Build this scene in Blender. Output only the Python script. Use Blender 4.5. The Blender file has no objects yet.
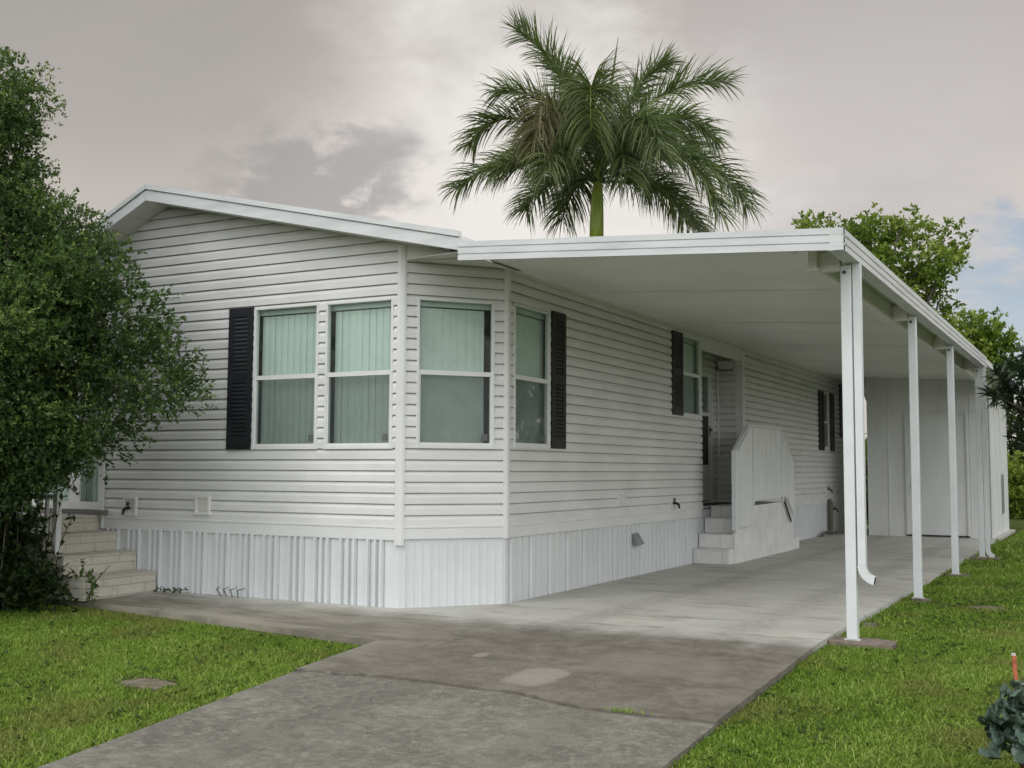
import bpy, bmesh, math, random
import numpy as np
from mathutils import Vector, Matrix
SC = bpy.context.scene
COL = SC.collection
rnd = random.Random(7)
NR = np.random.default_rng(11)
PI = math.pi

# ------------------------------------------------------------------ nodes
def newmat(name):
    m = bpy.data.materials.new(name); m.use_nodes = True
    nt = m.node_tree; nt.nodes.clear()
    return m, N(nt)

class N:
    def __init__(s, nt): s.nt = nt
    def n(s, t, **kw):
        o = s.nt.nodes.new(t)
        for k, v in kw.items(): setattr(o, k, v)
        return o
    def put(s, sock, v):
        if isinstance(v, bpy.types.NodeSocket): s.nt.links.new(v, sock)
        elif v is not None:
            if sock.type == 'RGBA' and len(v) == 3: v = (*v, 1)
            sock.default_value = v
    def math(s, op, a, b=0.0, c=None, clamp=False):
        o = s.n('ShaderNodeMath', operation=op, use_clamp=clamp)
        s.put(o.inputs[0], a); s.put(o.inputs[1], b)
        if c is not None: s.put(o.inputs[2], c)
        return o.outputs[0]
    def vmath(s, op, a, b=None, out=0):
        o = s.n('ShaderNodeVectorMath', operation=op)
        s.put(o.inputs[0], a)
        if b is not None: s.put(o.inputs[1], b)
        return o.outputs[out]
    def mix(s, f, a, b, mode='MIX'):
        o = s.n('ShaderNodeMix', data_type='RGBA', blend_type=mode)
        s.put(o.inputs[0], f); s.put(o.inputs[6], a); s.put(o.inputs[7], b)
        return o.outputs[2]
    def noise(s, vec, scale, detail=4, rough=.55, dist=0.0):
        o = s.n('ShaderNodeTexNoise')
        s.put(o.inputs['Vector'], vec); s.put(o.inputs['Scale'], scale)
        s.put(o.inputs['Detail'], detail); s.put(o.inputs['Roughness'], rough); s.put(o.inputs['Distortion'], dist)
        return o.outputs['Fac']
    def ramp(s, f, lo, hi, a=0.0, b=1.0):
        o = s.n('ShaderNodeMapRange', interpolation_type='SMOOTHSTEP')
        s.put(o.inputs[0], f); s.put(o.inputs[1], lo); s.put(o.inputs[2], hi); s.put(o.inputs[3], a); s.put(o.inputs[4], b)
        return o.outputs[0]
    def obj(s): return s.n('ShaderNodeTexCoord').outputs['Object']
    def pos(s): return s.n('ShaderNodeNewGeometry').outputs['Position']
    def scale(s, v, sc):
        return s.vmath('MULTIPLY', v, sc)
    def sep(s, v):
        o = s.n('ShaderNodeSeparateXYZ'); s.put(o.inputs[0], v); return o.outputs
    def bump(s, h, strength=.2, dist=.02):
        o = s.n('ShaderNodeBump'); s.put(o.inputs['Height'], h)
        o.inputs['Strength'].default_value = strength; o.inputs['Distance'].default_value = dist
        return o.outputs[0]
    def bsdf(s, col, rough=.6, normal=None, metal=0.0, spec=.5):
        o = s.n('ShaderNodeBsdfPrincipled')
        s.put(o.inputs['Base Color'], col); s.put(o.inputs['Roughness'], rough)
        s.put(o.inputs['Metallic'], metal); s.put(o.inputs['Specular IOR Level'], spec)
        if normal is not None: s.put(o.inputs['Normal'], normal)
        return o.outputs[0]
    def out(s, sh, disp=None):
        o = s.n('ShaderNodeOutputMaterial'); s.put(o.inputs['Surface'], sh)

def plain(name, col, rough=.5, var=.12, scale=3.0, metal=0.0, spec=.4, bump=0.0, bscale=60, stain=None, stretch=(1, 1, 1)):
    m, k = newmat(name)
    p = k.pos()
    f = k.noise(k.scale(p, stretch), scale, 5, .6)
    dark = tuple(c * (1 - var) for c in col); light = tuple(min(1, c * (1 + var * .6)) for c in col)
    c = k.mix(k.ramp(f, .3, .7), dark, light)
    if stain:
        f2 = k.noise(k.scale(p, stretch), scale * .45, 6, .7)
        c = k.mix(k.math('MULTIPLY', k.ramp(f2, .52, .75), stain[1]), c, stain[0])
    nm = k.bump(k.noise(p, bscale, 3), bump, .01) if bump else None
    k.out(k.bsdf(c, rough, nm, metal, spec))
    return m

M = {}
M['siding'] = plain('vinyl_siding', (.69, .69, .68), .42, .08, 1.1, spec=.35, stain=((.48, .475, .44), .45), stretch=(1, 1, 2.5))
M['trim'] = plain('white_trim', (.70, .705, .70), .4, .05, 2.0, spec=.35, stain=((.5, .48, .42), .2))
M['skirt'] = plain('skirting_metal', (.66, .68, .69), .38, .05, 1.2, spec=.4, stain=((.54, .54, .52), .30))
M['fascia'] = plain('fascia_metal', (.62, .635, .64), .38, .10, 2.5, spec=.4, stain=((.40, .40, .37), .5), stretch=(.6, .6, 4))
M['soffit'] = plain('soffit_panel', (.66, .65, .61), .5, .08, 1.5, spec=.25)
M['deck'] = plain('carport_deck', (.80, .795, .765), .45, .06, .8, spec=.3, stain=((.50, .48, .43), .3))
M['roofing'] = plain('roof_membrane', (.55, .56, .55), .6, .15, 2.0)
M['post'] = plain('post_paint', (.68, .705, .715), .32, .05, 3.0, spec=.45, stain=((.6, .6, .57), .25))
M['shutter'] = plain('shutter_black', (.018, .020, .024), .45, .2, 8, spec=.4)
M['shutter_brown'] = plain('shutter_dark_brown', (.020, .017, .016), .5, .2, 8, spec=.35)
M['black'] = plain('black_metal', (.015, .015, .015), .5, .2, 20)
M['dark'] = plain('dark_void', (.02, .02, .02), .9)
M['grey_metal'] = plain('grey_metal', (.25, .26, .27), .45, .15, 10, metal=.3)
M['paint_block'] = plain('painted_block', (.70, .70, .69), .65, .10, 3.0, spec=.2, stain=((.44, .42, .37), .45), bump=.25, bscale=120)
M['panel'] = plain('railing_panel', (.68, .69, .69), .42, .06, 2.0, stain=((.5, .5, .47), .3), stretch=(2, 2, .6))
M['shed'] = plain('shed_wall', (.68, .685, .68), .5, .07, 1.2, stain=((.48, .47, .42), .35), stretch=(2, 2, .5))
M['mortar'] = plain('mortar', (.32, .29, .24), .9, .2, 12)
M['blind'] = plain('vertical_blind', (.74, .80, .77), .6, .04, 4)
M['interior'] = plain('interior_wall', (.40, .38, .35), .8)
M['sill'] = plain('weathered_sill', (.17, .16, .15), .7, .25, 8)
M['paver'] = plain('concrete_paver', (.21, .17, .14), .9, .35, 14, bump=.5)
M['stone'] = plain('flat_stone', (.15, .135, .095), .9, .3, 12, bump=.5)
M['cover'] = plain('meter_box_lid', (.17, .145, .10), .9, .4, 16, bump=.5)
M['soil'] = plain('bare_soil', (.06, .05, .03), .95, .4, 20)
M['stake'] = plain('orange_stake', (.46, .13, .06), .65, .35, 40, stain=((.22, .12, .08), .6))
M['stake_cap'] = plain('stake_cap', (.55, .52, .50), .5)
M['pot'] = plain('red_pot', (.10, .022, .018), .45, .3, 8)
M['copper'] = plain('pipe_insulation', (.13, .12, .10), .7, .3, 10)
M['bolt'] = plain('bolt_dark', (.05, .05, .05), .5)

def add_bump0(m, sc, st, d, stretch=(1, 1, 1)):
    k = N(m.node_tree); nm = k.bump(k.noise(k.scale(k.pos(), stretch), sc, 3, .5), st, d)
    for n_ in m.node_tree.nodes:
        if n_.type == 'BSDF_PRINCIPLED': k.put(n_.inputs['Normal'], nm)
add_bump0(M['siding'], 1.6, .5, .02, (1, 1, .4)); add_bump0(M['deck'], 1.2, .4, .03); add_bump0(M['fascia'], 2.2, .4, .015, (1, 1, .3)); add_bump0(M['post'], 2.0, .3, .01)
def tan_brick():
    m, k = newmat('tan_brick'); p = k.pos(); x = k.sep(p)
    cv = k.n('ShaderNodeCombineXYZ'); k.put(cv.inputs[0], k.math('ADD', x[1], k.math('MULTIPLY', x[0], .37))); k.put(cv.inputs[1], x[2])
    b = k.n('ShaderNodeTexBrick'); k.put(b.inputs['Vector'], cv.outputs[0])
    for nm, v in (('Color1', (.58, .55, .48, 1)), ('Color2', (.53, .50, .43, 1)), ('Mortar', (.40, .37, .32, 1)), ('Scale', 1.0), ('Mortar Size', .006), ('Brick Width', .40), ('Row Height', .108)):
        b.inputs[nm].default_value = v
    f = k.noise(p, 7, 6, .7)
    c = k.mix(k.math('MULTIPLY', k.ramp(f, .45, .8), .45), b.outputs[0], (.27, .25, .21))
    nm = k.bump(k.math('ADD', k.math('MULTIPLY', b.outputs[1], -1.0), k.math('MULTIPLY', k.noise(p, 60), .5)), .5, .01)
    k.out(k.bsdf(c, .85, nm, spec=.2)); return m
M['brick'] = tan_brick()

def white_block():
    m, k = newmat('white_painted_block'); p = k.pos(); x = k.sep(p)
    cv = k.n('ShaderNodeCombineXYZ'); k.put(cv.inputs[0], k.math('ADD', x[1], x[0])); k.put(cv.inputs[1], x[2])
    b = k.n('ShaderNodeTexBrick'); k.put(b.inputs['Vector'], cv.outputs[0]); b.offset = .37
    for nm, v in (('Color1', (.72, .72, .71, 1)), ('Color2', (.69, .69, .68, 1)), ('Mortar', (.44, .43, .40, 1)), ('Scale', 1.0), ('Mortar Size', .004), ('Brick Width', .41), ('Row Height', .218)):
        b.inputs[nm].default_value = v
    f = k.noise(p, 3.5, 6, .7)
    c = k.mix(k.math('MULTIPLY', k.ramp(f, .45, .8), .5), b.outputs[0], (.36, .34, .30))
    nm = k.bump(k.math('ADD', k.math('MULTIPLY', b.outputs[1], -1.0), k.math('MULTIPLY', k.noise(p, 80), .3)), .35, .008)
    k.out(k.bsdf(c, .6, nm, spec=.25)); return m
M['block'] = white_block()

def glass(name, tint, dirt):
    m, k = newmat(name)
    t = k.n('ShaderNodeBsdfTransparent'); t.inputs[0].default_value = (*tint, 1)
    g = k.n('ShaderNodeBsdfGlossy'); g.inputs['Color'].default_value = (.9, .95, .93, 1); g.inputs['Roughness'].default_value = .02
    d = k.n('ShaderNodeBsdfDiffuse'); d.inputs[0].default_value = (.45, .48, .46, 1)
    fr = k.n('ShaderNodeFresnel'); fr.inputs[0].default_value = 1.5
    a = k.n('ShaderNodeMixShader'); k.put(a.inputs[0], k.math('MULTIPLY', fr.outputs[0], .4, clamp=True)); k.put(a.inputs[1], t.outputs[0]); k.put(a.inputs[2], g.outputs[0])
    b = k.n('ShaderNodeMixShader'); k.put(b.inputs[0], k.ramp(k.noise(k.pos(), 6, 5), .4, .9, dirt * .4, dirt * 2)); k.put(b.inputs[1], a.outputs[0]); k.put(b.inputs[2], d.outputs[0])
    k.out(b.outputs[0]); return m
M['glass'] = glass('window_glass', (.83, .905, .87), .09)
def screen():
    m, k = newmat('insect_screen')
    t = k.n('ShaderNodeBsdfTransparent'); d = k.n('ShaderNodeBsdfDiffuse'); d.inputs[0].default_value = (.09, .10, .098, 1)
    a = k.n('ShaderNodeMixShader'); a.inputs[0].default_value = .33; k.put(a.inputs[1], t.outputs[0]); k.put(a.inputs[2], d.outputs[0])
    k.out(a.outputs[0]); return m
M['screen'] = screen()

def concrete():
    m, k = newmat('concrete'); p = k.pos(); x = k.sep(p)
    n1 = k.noise(p, 1.1, 6, .65); n2 = k.noise(p, 5, 6, .7); n3 = k.noise(p, 45, 4, .7); n4 = k.noise(k.scale(p, (.55, 2.2, 1)), 1.3, 6, .7)
    g1 = k.noise(p, 16, 6, .75); g2 = k.noise(p, 70, 5, .8)
    clean = k.mix(k.ramp(n1, .35, .7), (.50, .495, .46), (.42, .41, .37))
    # water marks running across the covered slab
    clean = k.mix(k.math('MULTIPLY', k.ramp(n4, .54, .64), .6), clean, (.24, .225, .19))
    clean = k.mix(k.math('MULTIPLY', k.ramp(k.noise(k.scale(p, (1, 2.2, 1)), 1.9, 5, .65), .60, .68), .55), clean, (.26, .245, .21))
    clean = k.mix(k.math('MULTIPLY', k.ramp(k.noise(p, .9, 3), .6, .75), .35), clean, (.46, .37, .27))
    clean = k.mix(k.math('MULTIPLY', k.ramp(g1, .5, .75), .25), clean, (.33, .32, .29))
    stained = k.mix(k.ramp(n2, .35, .7), (.128, .115, .095), (.205, .187, .156))
    stained = k.mix(k.math('MULTIPLY', k.ramp(n4, .5, .66), .5), stained, (.080, .071, .054))
    stained = k.mix(k.math('MULTIPLY', k.ramp(g1, .48, .7), .4), stained, (.22, .20, .165))
    front = k.mix(k.ramp(n2, .35, .66), (.135, .126, .108), (.22, .207, .18))
    front = k.mix(k.math('MULTIPLY', k.ramp(n1, .42, .62), .6), front, (.115, .107, .092))
    front = k.mix(k.math('MULTIPLY', k.ramp(g1, .45, .66), .65), front, (.30, .28, .235))
    front = k.mix(k.math('MULTIPLY', k.ramp(g2, .48, .66), .55), front, (.075, .07, .056))
    yy = k.math('ADD', x[1], k.math('MULTIPLY', k.math('SUBTRACT', k.noise(p, 1.6, 6, .65), .5), 1.1))
    # the weathered band begins at the roof's drip line; cleaner beside the house
    edge = k.math('SUBTRACT', -1.05, k.math('MULTIPLY', k.ramp(x[0], -.5, 1.8, 1.0, 0.0), .2))
    f1 = k.ramp(k.math('SUBTRACT', edge, yy), -.30, .50)
    c = k.mix(f1, clean, stained)
    wk = k.ramp(x[0], .9, -.6)
    c = k.mix(k.math('MULTIPLY', wk, f1), c, k.mix(k.ramp(n4, .4, .62), (.30, .275, .225), (.165, .15, .12)))
    ycr = k.math('ADD', -3.62, k.math('MULTIPLY', k.ramp(x[0], 1.9, 2.7), -.2))
    c = k.mix(k.ramp(k.math('SUBTRACT', ycr, x[1]), -.02, .06), c, front)
    def patch(c, cx, cy, rx, ry, col, amt):
        dx = k.math('DIVIDE', k.math('SUBTRACT', x[0], cx), rx); dy = k.math('DIVIDE', k.math('SUBTRACT', x[1], cy), ry)
        r = k.math('ADD', k.math('ADD', k.math('POWER', k.math('ABSOLUTE', dx), 2.6), k.math('POWER', k.math('ABSOLUTE', dy), 2.6)), k.math('ADD', k.math('MULTIPLY', k.math('SUBTRACT', n2, .5), 3.4), k.math('MULTIPLY', k.math('SUBTRACT', g1, .5), 1.4)))
        return k.mix(k.math('MULTIPLY', k.math('MULTIPLY', k.ramp(r, 1.3, .65), amt), k.ramp(g1, .25, .6, .55, 1.0)), c, col)
    c = patch(c, 1.97, -3.14, .19, .30, (.30, .275, .235), .75)
    c = patch(c, 1.22, -2.63, .055, .10, (.31, .285, .25), .8)
    c = patch(c, 2.6, -2.4, .5, .35, (.25, .23, .20), .4)
    sp = k.ramp(n3, .58, .72); c = k.mix(k.math('MULTIPLY', sp, .4), c, (.37, .35, .31))
    sp2 = k.ramp(k.noise(p, 130, 3, .8), .6, .8); c = k.mix(k.math('MULTIPLY', sp2, .35), c, (.08, .075, .065))
    # tyre tracks, drips, hairline cracks
    wob = k.math('MULTIPLY', k.math('SUBTRACT', n2, .5), .5)
    for tx in (1.25, 2.75):
        tr = k.ramp(k.math('ABSOLUTE', k.math('SUBTRACT', k.math('ADD', x[0], wob), tx)), .26, .06)
        c = k.mix(k.math('MULTIPLY', k.math('MULTIPLY', tr, .30), k.ramp(g1, .3, .65)), c, (.10, .09, .075))
    vo = k.n('ShaderNodeTexVoronoi', feature='F1'); k.put(vo.inputs['Vector'], p); vo.inputs['Scale'].default_value = 3.3; vo.inputs['Randomness'].default_value = 1.0
    dr_ = k.math('MULTIPLY', k.ramp(k.math('ADD', vo.outputs['Distance'], k.math('MULTIPLY', g1, .06)), .10, .06), k.ramp(k.noise(p, 1.7, 2), .50, .56))
    c = k.mix(k.math('MULTIPLY', dr_, .55), c, (.07, .062, .05))
    vc = k.n('ShaderNodeTexVoronoi', feature='DISTANCE_TO_EDGE'); k.put(vc.inputs['Vector'], p); vc.inputs['Scale'].default_value = .55
    wv = k.n('ShaderNodeTexNoise'); k.put(wv.inputs['Vector'], p); wv.inputs['Scale'].default_value = 2.5; wv.inputs['Detail'].default_value = 6
    k.put(vc.inputs['Vector'], k.vmath('ADD', p, k.scale(wv.outputs['Color'], (.5, .5, 0))))
    ck = k.math('MULTIPLY', k.ramp(vc.outputs['Distance'], .0045, .001), k.math('MULTIPLY', k.ramp(n1, .5, .56), k.ramp(x[1], -1.0, -1.3)))
    c = k.mix(k.math('MULTIPLY', ck, .6), c, (.045, .04, .033))
    nm = k.bump(k.math('ADD', n3, k.math('MULTIPLY', k.noise(p, 160, 2), .6)), .45, .007)
    k.out(k.bsdf(c, .8, nm, spec=.25)); return m
M['concrete'] = concrete()

def turf():
    m, k = newmat('turf'); p = k.pos()
    c = k.mix(k.ramp(k.noise(p, 2.2, 6, .7), .35, .7), (.05, .075, .016), (.085, .105, .025))
    c = k.mix(k.math('MULTIPLY', k.ramp(k.noise(p, 9, 6, .7), .55, .7), .6), c, (.13, .105, .055))
    k.out(k.bsdf(c, .95, k.bump(k.noise(p, 40, 5), .6, .03), spec=.1)); return m
M['turf'] = turf()

def leafmat(name, cols, trans=.35, rough=.5, spec=.35, patch=None, scale=1.0):
    """cols: dark, mid, light by the per-leaf random attribute 'var'"""
    m, k = newmat(name)
    a = k.n('ShaderNodeAttribute'); a.attribute_name = 'var'; v = a.outputs['Fac']
    c = k.mix(k.ramp(v, 0, .55), cols[0], cols[1]); c = k.mix(k.ramp(v, .55, 1), c, cols[2])
    if patch: c = k.mix(k.math('MULTIPLY', k.ramp(k.noise(k.pos(), scale, 4), .48, .68), patch[1]), c, patch[0])
    b = k.bsdf(c, rough, spec=spec)
    t = k.n('ShaderNodeBsdfTranslucent'); k.put(t.inputs[0], k.mix(.5, c, (.13, .22, .03)))
    mx = k.n('ShaderNodeMixShader'); mx.inputs[0].default_value = trans; k.put(mx.inputs[1], b); k.put(mx.inputs[2], t.outputs[0])
    k.out(mx.outputs[0]); return m
M['grass'] = leafmat('grass_blades', ((.10, .185, .024), (.245, .375, .050), (.48, .58, .16)), .42, .6, .15, ((.26, .23, .08), .6), 1.1)
M['leaf_l'] = leafmat('small_dark_leaves', ((.038, .072, .024), (.098, .165, .046), (.26, .34, .085)), .36, .48, .35)
M['leaf_r'] = leafmat('bright_leaves', ((.09, .15, .022), (.20, .285, .04), (.36, .43, .085)), .47, .5, .3)
M['leaf_m'] = leafmat('dark_long_leaves', ((.010, .020, .013), (.024, .042, .022), (.085, .115, .045)), .15, .35, .5)
M['leaf_b'] = leafmat('background_leaves', ((.025, .05, .012), (.05, .09, .02), (.11, .16, .03)), .35, .5, .3)
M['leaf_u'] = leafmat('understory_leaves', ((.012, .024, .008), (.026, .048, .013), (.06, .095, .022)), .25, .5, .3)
M['palm'] = leafmat('palm_leaflets', ((.058, .088, .034), (.15, .195, .072), (.33, .37, .15)), .36, .38, .5)
M['palm_old'] = leafmat('palm_leaflets_old', ((.11, .10, .05), (.19, .165, .085), (.27, .235, .13)), .3, .5, .3)
M['palm_yellow'] = leafmat('palm_leaflets_yellowing', ((.045, .068, .022), (.10, .135, .036), (.21, .235, .06)), .3, .42, .4)
def add_bump(m, sc, st):
    k = N(m.node_tree); nm = k.bump(k.noise(k.pos(), sc, 4, .7), st, .02)
    for n_ in m.node_tree.nodes:
        if n_.type == 'BSDF_PRINCIPLED': k.put(n_.inputs['Normal'], nm)
M['kale'] = leafmat('blue_green_leaf', ((.045, .08, .058), (.13, .195, .15), (.36, .44, .37)), .12, .5, .35)
add_bump(M['kale'], 90, .8)
M['litter'] = leafmat('dry_leaves', ((.10, .045, .02), (.16, .07, .03), (.22, .12, .05)), .2, .8, .1)
M['bark'] = plain('bark', (.10, .085, .065), .9, .4, 14, bump=.8, bscale=40)
M['stem'] = plain('green_stem', (.07, .09, .03), .7, .3, 20)
M['palm_trunk'] = plain('palm_trunk', (.30, .29, .26), .85, .25, 4, bump=.4, stretch=(1, 1, 6))
M['crownshaft'] = plain('crownshaft_green', (.21, .27, .035), .4, .25, 3, stretch=(3, 3, .6))

# ------------------------------------------------------------------ objects
ORIG = {}
def reg(o, loc, parent):
    COL.objects.link(o)
    loc = Vector(loc)
    if parent is not None:
        o.parent = parent; o.location = loc - ORIG[parent.name]
    else: o.location = loc
    ORIG[o.name] = loc
def tag(o, label=None, cat=None, group=None, kind=None):
    if label: o['label'] = label
    if cat: o['category'] = cat
    if group: o['group'] = group
    if kind: o['kind'] = kind
    return o
def thing(name, label, cat, loc, group=None):
    o = bpy.data.objects.new(name, None); o.empty_display_size = .2
    reg(o, loc, None); return tag(o, label, cat, group)

class MB:
    def __init__(s): s.v = []; s.f = []
    def quad(s, *ps):
        i = len(s.v); s.v += [tuple(p) for p in ps]; s.f.append(tuple(range(i, i + len(ps))))
    def hexa(s, p):   # 8 pts: bottom 0-3 ccw, top 4-7
        i = len(s.v); s.v += [tuple(q) for q in p]
        s.f += [(i+3, i+2, i+1, i), (i+4, i+5, i+6, i+7)] + [(i+a, i+(a+1) % 4, i+4+(a+1) % 4, i+4+a) for a in range(4)]
    def box(s, x0, y0, z0, x1, y1, z1):
        s.hexa([(x0,y0,z0),(x1,y0,z0),(x1,y1,z0),(x0,y1,z0),(x0,y0,z1),(x1,y0,z1),(x1,y1,z1),(x0,y1,z1)])
    def wbox(s, W, u0, u1, w0, w1, z0, z1):
        s.hexa([W(u0,w1,z0),W(u1,w1,z0),W(u1,w0,z0),W(u0,w0,z0),W(u0,w1,z1),W(u1,w1,z1),W(u1,w0,z1),W(u0,w0,z1)])
    def prism(s, pts, vec):
        i = len(s.v); n = len(pts); vec = Vector(vec)
        s.v += [tuple(p) for p in pts] + [tuple(Vector(p) + vec) for p in pts]
        s.f += [tuple(range(i + n - 1, i - 1, -1)), tuple(range(i + n, i + 2 * n))]
        s.f += [(i+a, i+(a+1) % n, i+n+(a+1) % n, i+n+a) for a in range(n)]
    def tube(s, pts, rad, seg=8, cap=True):
        pts = [Vector(p) for p in pts]; n = len(pts)
        if not hasattr(rad, '__len__'): rad = [rad] * n
        up = Vector((0, 0, 1)); rings = []
        for k, p in enumerate(pts):
            t = (pts[min(k+1, n-1)] - pts[max(k-1, 0)]).normalized()
            a = t.cross(up if abs(t.z) < .95 else Vector((1, 0, 0))).normalized(); b = t.cross(a)
            i = len(s.v)
            s.v += [tuple(p + (a * math.cos(2*PI*j/seg) + b * math.sin(2*PI*j/seg)) * rad[k]) for j in range(seg)]
            rings.append(i)
        for k in range(n - 1):
            for j in range(seg):
                s.f.append((rings[k]+j, rings[k]+(j+1) % seg, rings[k+1]+(j+1) % seg, rings[k+1]+j))
        if cap:
            s.f.append(tuple(rings[0]+j for j in range(seg))); s.f.append(tuple(rings[-1]+j for j in reversed(range(seg))))
    def build(s, name, mat, parent=None, loc=None, smooth=False, bevel=0.0):
        o0 = Vector(loc) if loc is not None else (ORIG[parent.name] if parent is not None else Vector())
        me = bpy.data.meshes.new(name)
        me.from_pydata([tuple(Vector(p) - o0) for p in s.v], [], s.f)
        me.validate(); bm = bmesh.new(); bm.from_mesh(me)
        bmesh.ops.recalc_face_normals(bm, faces=bm.faces) if not getattr(s, 'keep', False) else None
        bm.to_mesh(me); bm.free()
        if smooth:
            for p in me.polygons: p.use_smooth = True
        me.materials.append(mat if not isinstance(mat, str) else M[mat])
        o = bpy.data.objects.new(name, me); reg(o, o0, parent)
        if bevel:
            b = o.modifiers.new('bevel', 'BEVEL'); b.width = bevel; b.segments = 2; b.limit_method = 'ANGLE'; b.angle_limit = .6
        return o

def npmesh(name, V, F, mat, parent=None, loc=None, var=None):
    """V (n,3), F (m,4) quads, var per vertex"""
    o0 = np.array(loc if loc is not None else (ORIG[parent.name] if parent is not None else (0, 0, 0)), float)
    me = bpy.data.meshes.new(name)
    V = (V - o0).astype(np.float32); n, m, c = len(V), len(F), F.shape[1]
    me.vertices.add(n); me.vertices.foreach_set('co', V.ravel())
    me.loops.add(m * c); me.loops.foreach_set('vertex_index', F.astype(np.int32).ravel())
    me.polygons.add(m); me.polygons.foreach_set('loop_start', np.arange(0, m * c, c, dtype=np.int32))
    me.update(calc_edges=True)
    if var is not None:
        a = me.attributes.new('var', 'FLOAT', 'POINT'); a.data.foreach_set('value', var.astype(np.float32))
    me.materials.append(M[mat])
    o = bpy.data.objects.new(name, me); reg(o, Vector(o0), parent)
    return o

def unit(a): return a / np.maximum(np.linalg.norm(a, axis=-1, keepdims=True), 1e-9)

def leaf_quads(base, d, nrm, L, W, fold=.12):
    """kite leaves -> V (n*4,3), F"""
    s = unit(np.cross(d, nrm)); n2 = np.cross(s, d)
    L = L[:, None]; W = W[:, None]
    mid = base + d * L * .45
    V = np.stack([base, mid + s * W * .5 + n2 * W * fold, base + d * L, mid - s * W * .5 + n2 * W * fold], 1)
    F = np.arange(len(base) * 4).reshape(-1, 4)
    return V.reshape(-1, 3), F

def twig_leaves(P, D, nleaf, tlen, llen, lwid, rng, droop=.15, spread=1.0, vbase=None):
    """P twig origins, D unit directions"""
    n = len(P); t = rng.random((n, nleaf)) ** .8
    tl = tlen * rng.uniform(.6, 1.3, (n, 1))
    curve = D[:, None, :] * (t * tl)[..., None]
    curve[..., 2] -= droop * (t * tl) ** 2 / max(tlen, 1e-6)
    base = P[:, None, :] + curve
    r = rng.normal(size=(n, nleaf, 3))
    d = unit(D[:, None, :] * .7 + r * .75 * spread + np.array([0, 0, .15]))
    nr = unit(rng.normal(size=(n, nleaf, 3)) * .6 + np.array([0, 0, 1.0]))
    L = llen * rng.uniform(.6, 1.25, (n, nleaf)); W = lwid * rng.uniform(.7, 1.2, (n, nleaf))
    V, F = leaf_quads(base.reshape(-1, 3), d.reshape(-1, 3), nr.reshape(-1, 3), L.ravel(), W.ravel())
    vb = (vbase[:, None] if vbase is not None else .4) + rng.normal(0, .16, (n, nleaf)) + (t - .5) * .25
    return V, F, np.repeat(np.clip(vb, 0, 1).ravel(), 4)

def blob_twigs(blobs, ntw, rng, shell=.45, up=.25):
    """blobs: (cx,cy,cz,rx,ry,rz); returns origins, directions, lightness (young growth on the outer, upper twigs)"""
    B = np.array(blobs, float); w = (B[:, 3] * B[:, 4] + B[:, 3] * B[:, 5] + B[:, 4] * B[:, 5]); w /= w.sum()
    idx = rng.choice(len(B), ntw, p=w)
    u = unit(rng.normal(size=(ntw, 3)))
    r = rng.random(ntw) ** shell
    lump = 1 + .16 * np.sin(u[:, 0] * 5 + idx * 1.7) * np.sin(u[:, 1] * 6 + idx) + .12 * np.sin(u[:, 2] * 9 + idx * 2.3)
    P = B[idx, :3] + u * B[idx, 3:] * (r * lump)[:, None]
    D = unit(u + rng.normal(size=(ntw, 3)) * .55 + np.array([0, 0, up]))
    young = np.clip(.25 + .35 * (r > .8) * (u[:, 2] > -.1) + .18 * rng.normal(size=ntw), 0, 1)
    return P, D, young

def cat(parts):
    V, F, A, o = [], [], [], 0
    for v, f, a in parts:
        V.append(v); F.append(f + o); A.append(a); o += len(v)
    return np.concatenate(V), np.concatenate(F), np.concatenate(A)

# ------------------------------------------------------------------ levels of the ground
def zd(y):
    return 0.0 if y > -1 else -0.035 * (-1 - max(y, -13))
def zl(y): return zd(y) - .06

def slab(name, poly, off=0.0, depth=.16, cuts=()):
    bm = bmesh.new(); f = bm.faces.new([bm.verts.new((x, y, 0)) for x, y in poly])
    for c in (-1.0, -13.0, *cuts):
        bmesh.ops.bisect_plane(bm, geom=bm.verts[:] + bm.edges[:] + bm.faces[:], plane_co=(0, c, 0), plane_no=(0, 1, 0))
    if bm.faces[:][0].normal.z < 0: bmesh.ops.reverse_faces(bm, faces=bm.faces[:])
    for v in bm.verts: v.co.z = zd(v.co.y) + off
    be = [e for e in bm.edges if e.is_boundary]
    ex = bmesh.ops.extrude_edge_only(bm, edges=be)
    for v in ex['geom']:
        if isinstance(v, bmesh.types.BMVert): v.co.z -= depth
    bmesh.ops.recalc_face_normals(bm, faces=bm.faces[:])
    me = bpy.data.meshes.new(name); bm.to_mesh(me); bm.free(); me.materials.append(M['concrete'])
    o = bpy.data.objects.new(name, me); reg(o, (0, 0, 0), None); return tag(o, kind='structure')

g = MB()
xs = [-400, -30, 0, 12, 40, 400]; ys = [-400, -13, -1, 20, 60, 400]
for a in range(5):
    for b in range(5):
        g.quad(*[(x, y, zl(y)) for x, y in ((xs[a], ys[b]), (xs[a+1], ys[b]), (xs[a+1], ys[b+1]), (xs[a], ys[b+1]))])
tag(g.build('ground', 'turf'), kind='structure')

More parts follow.
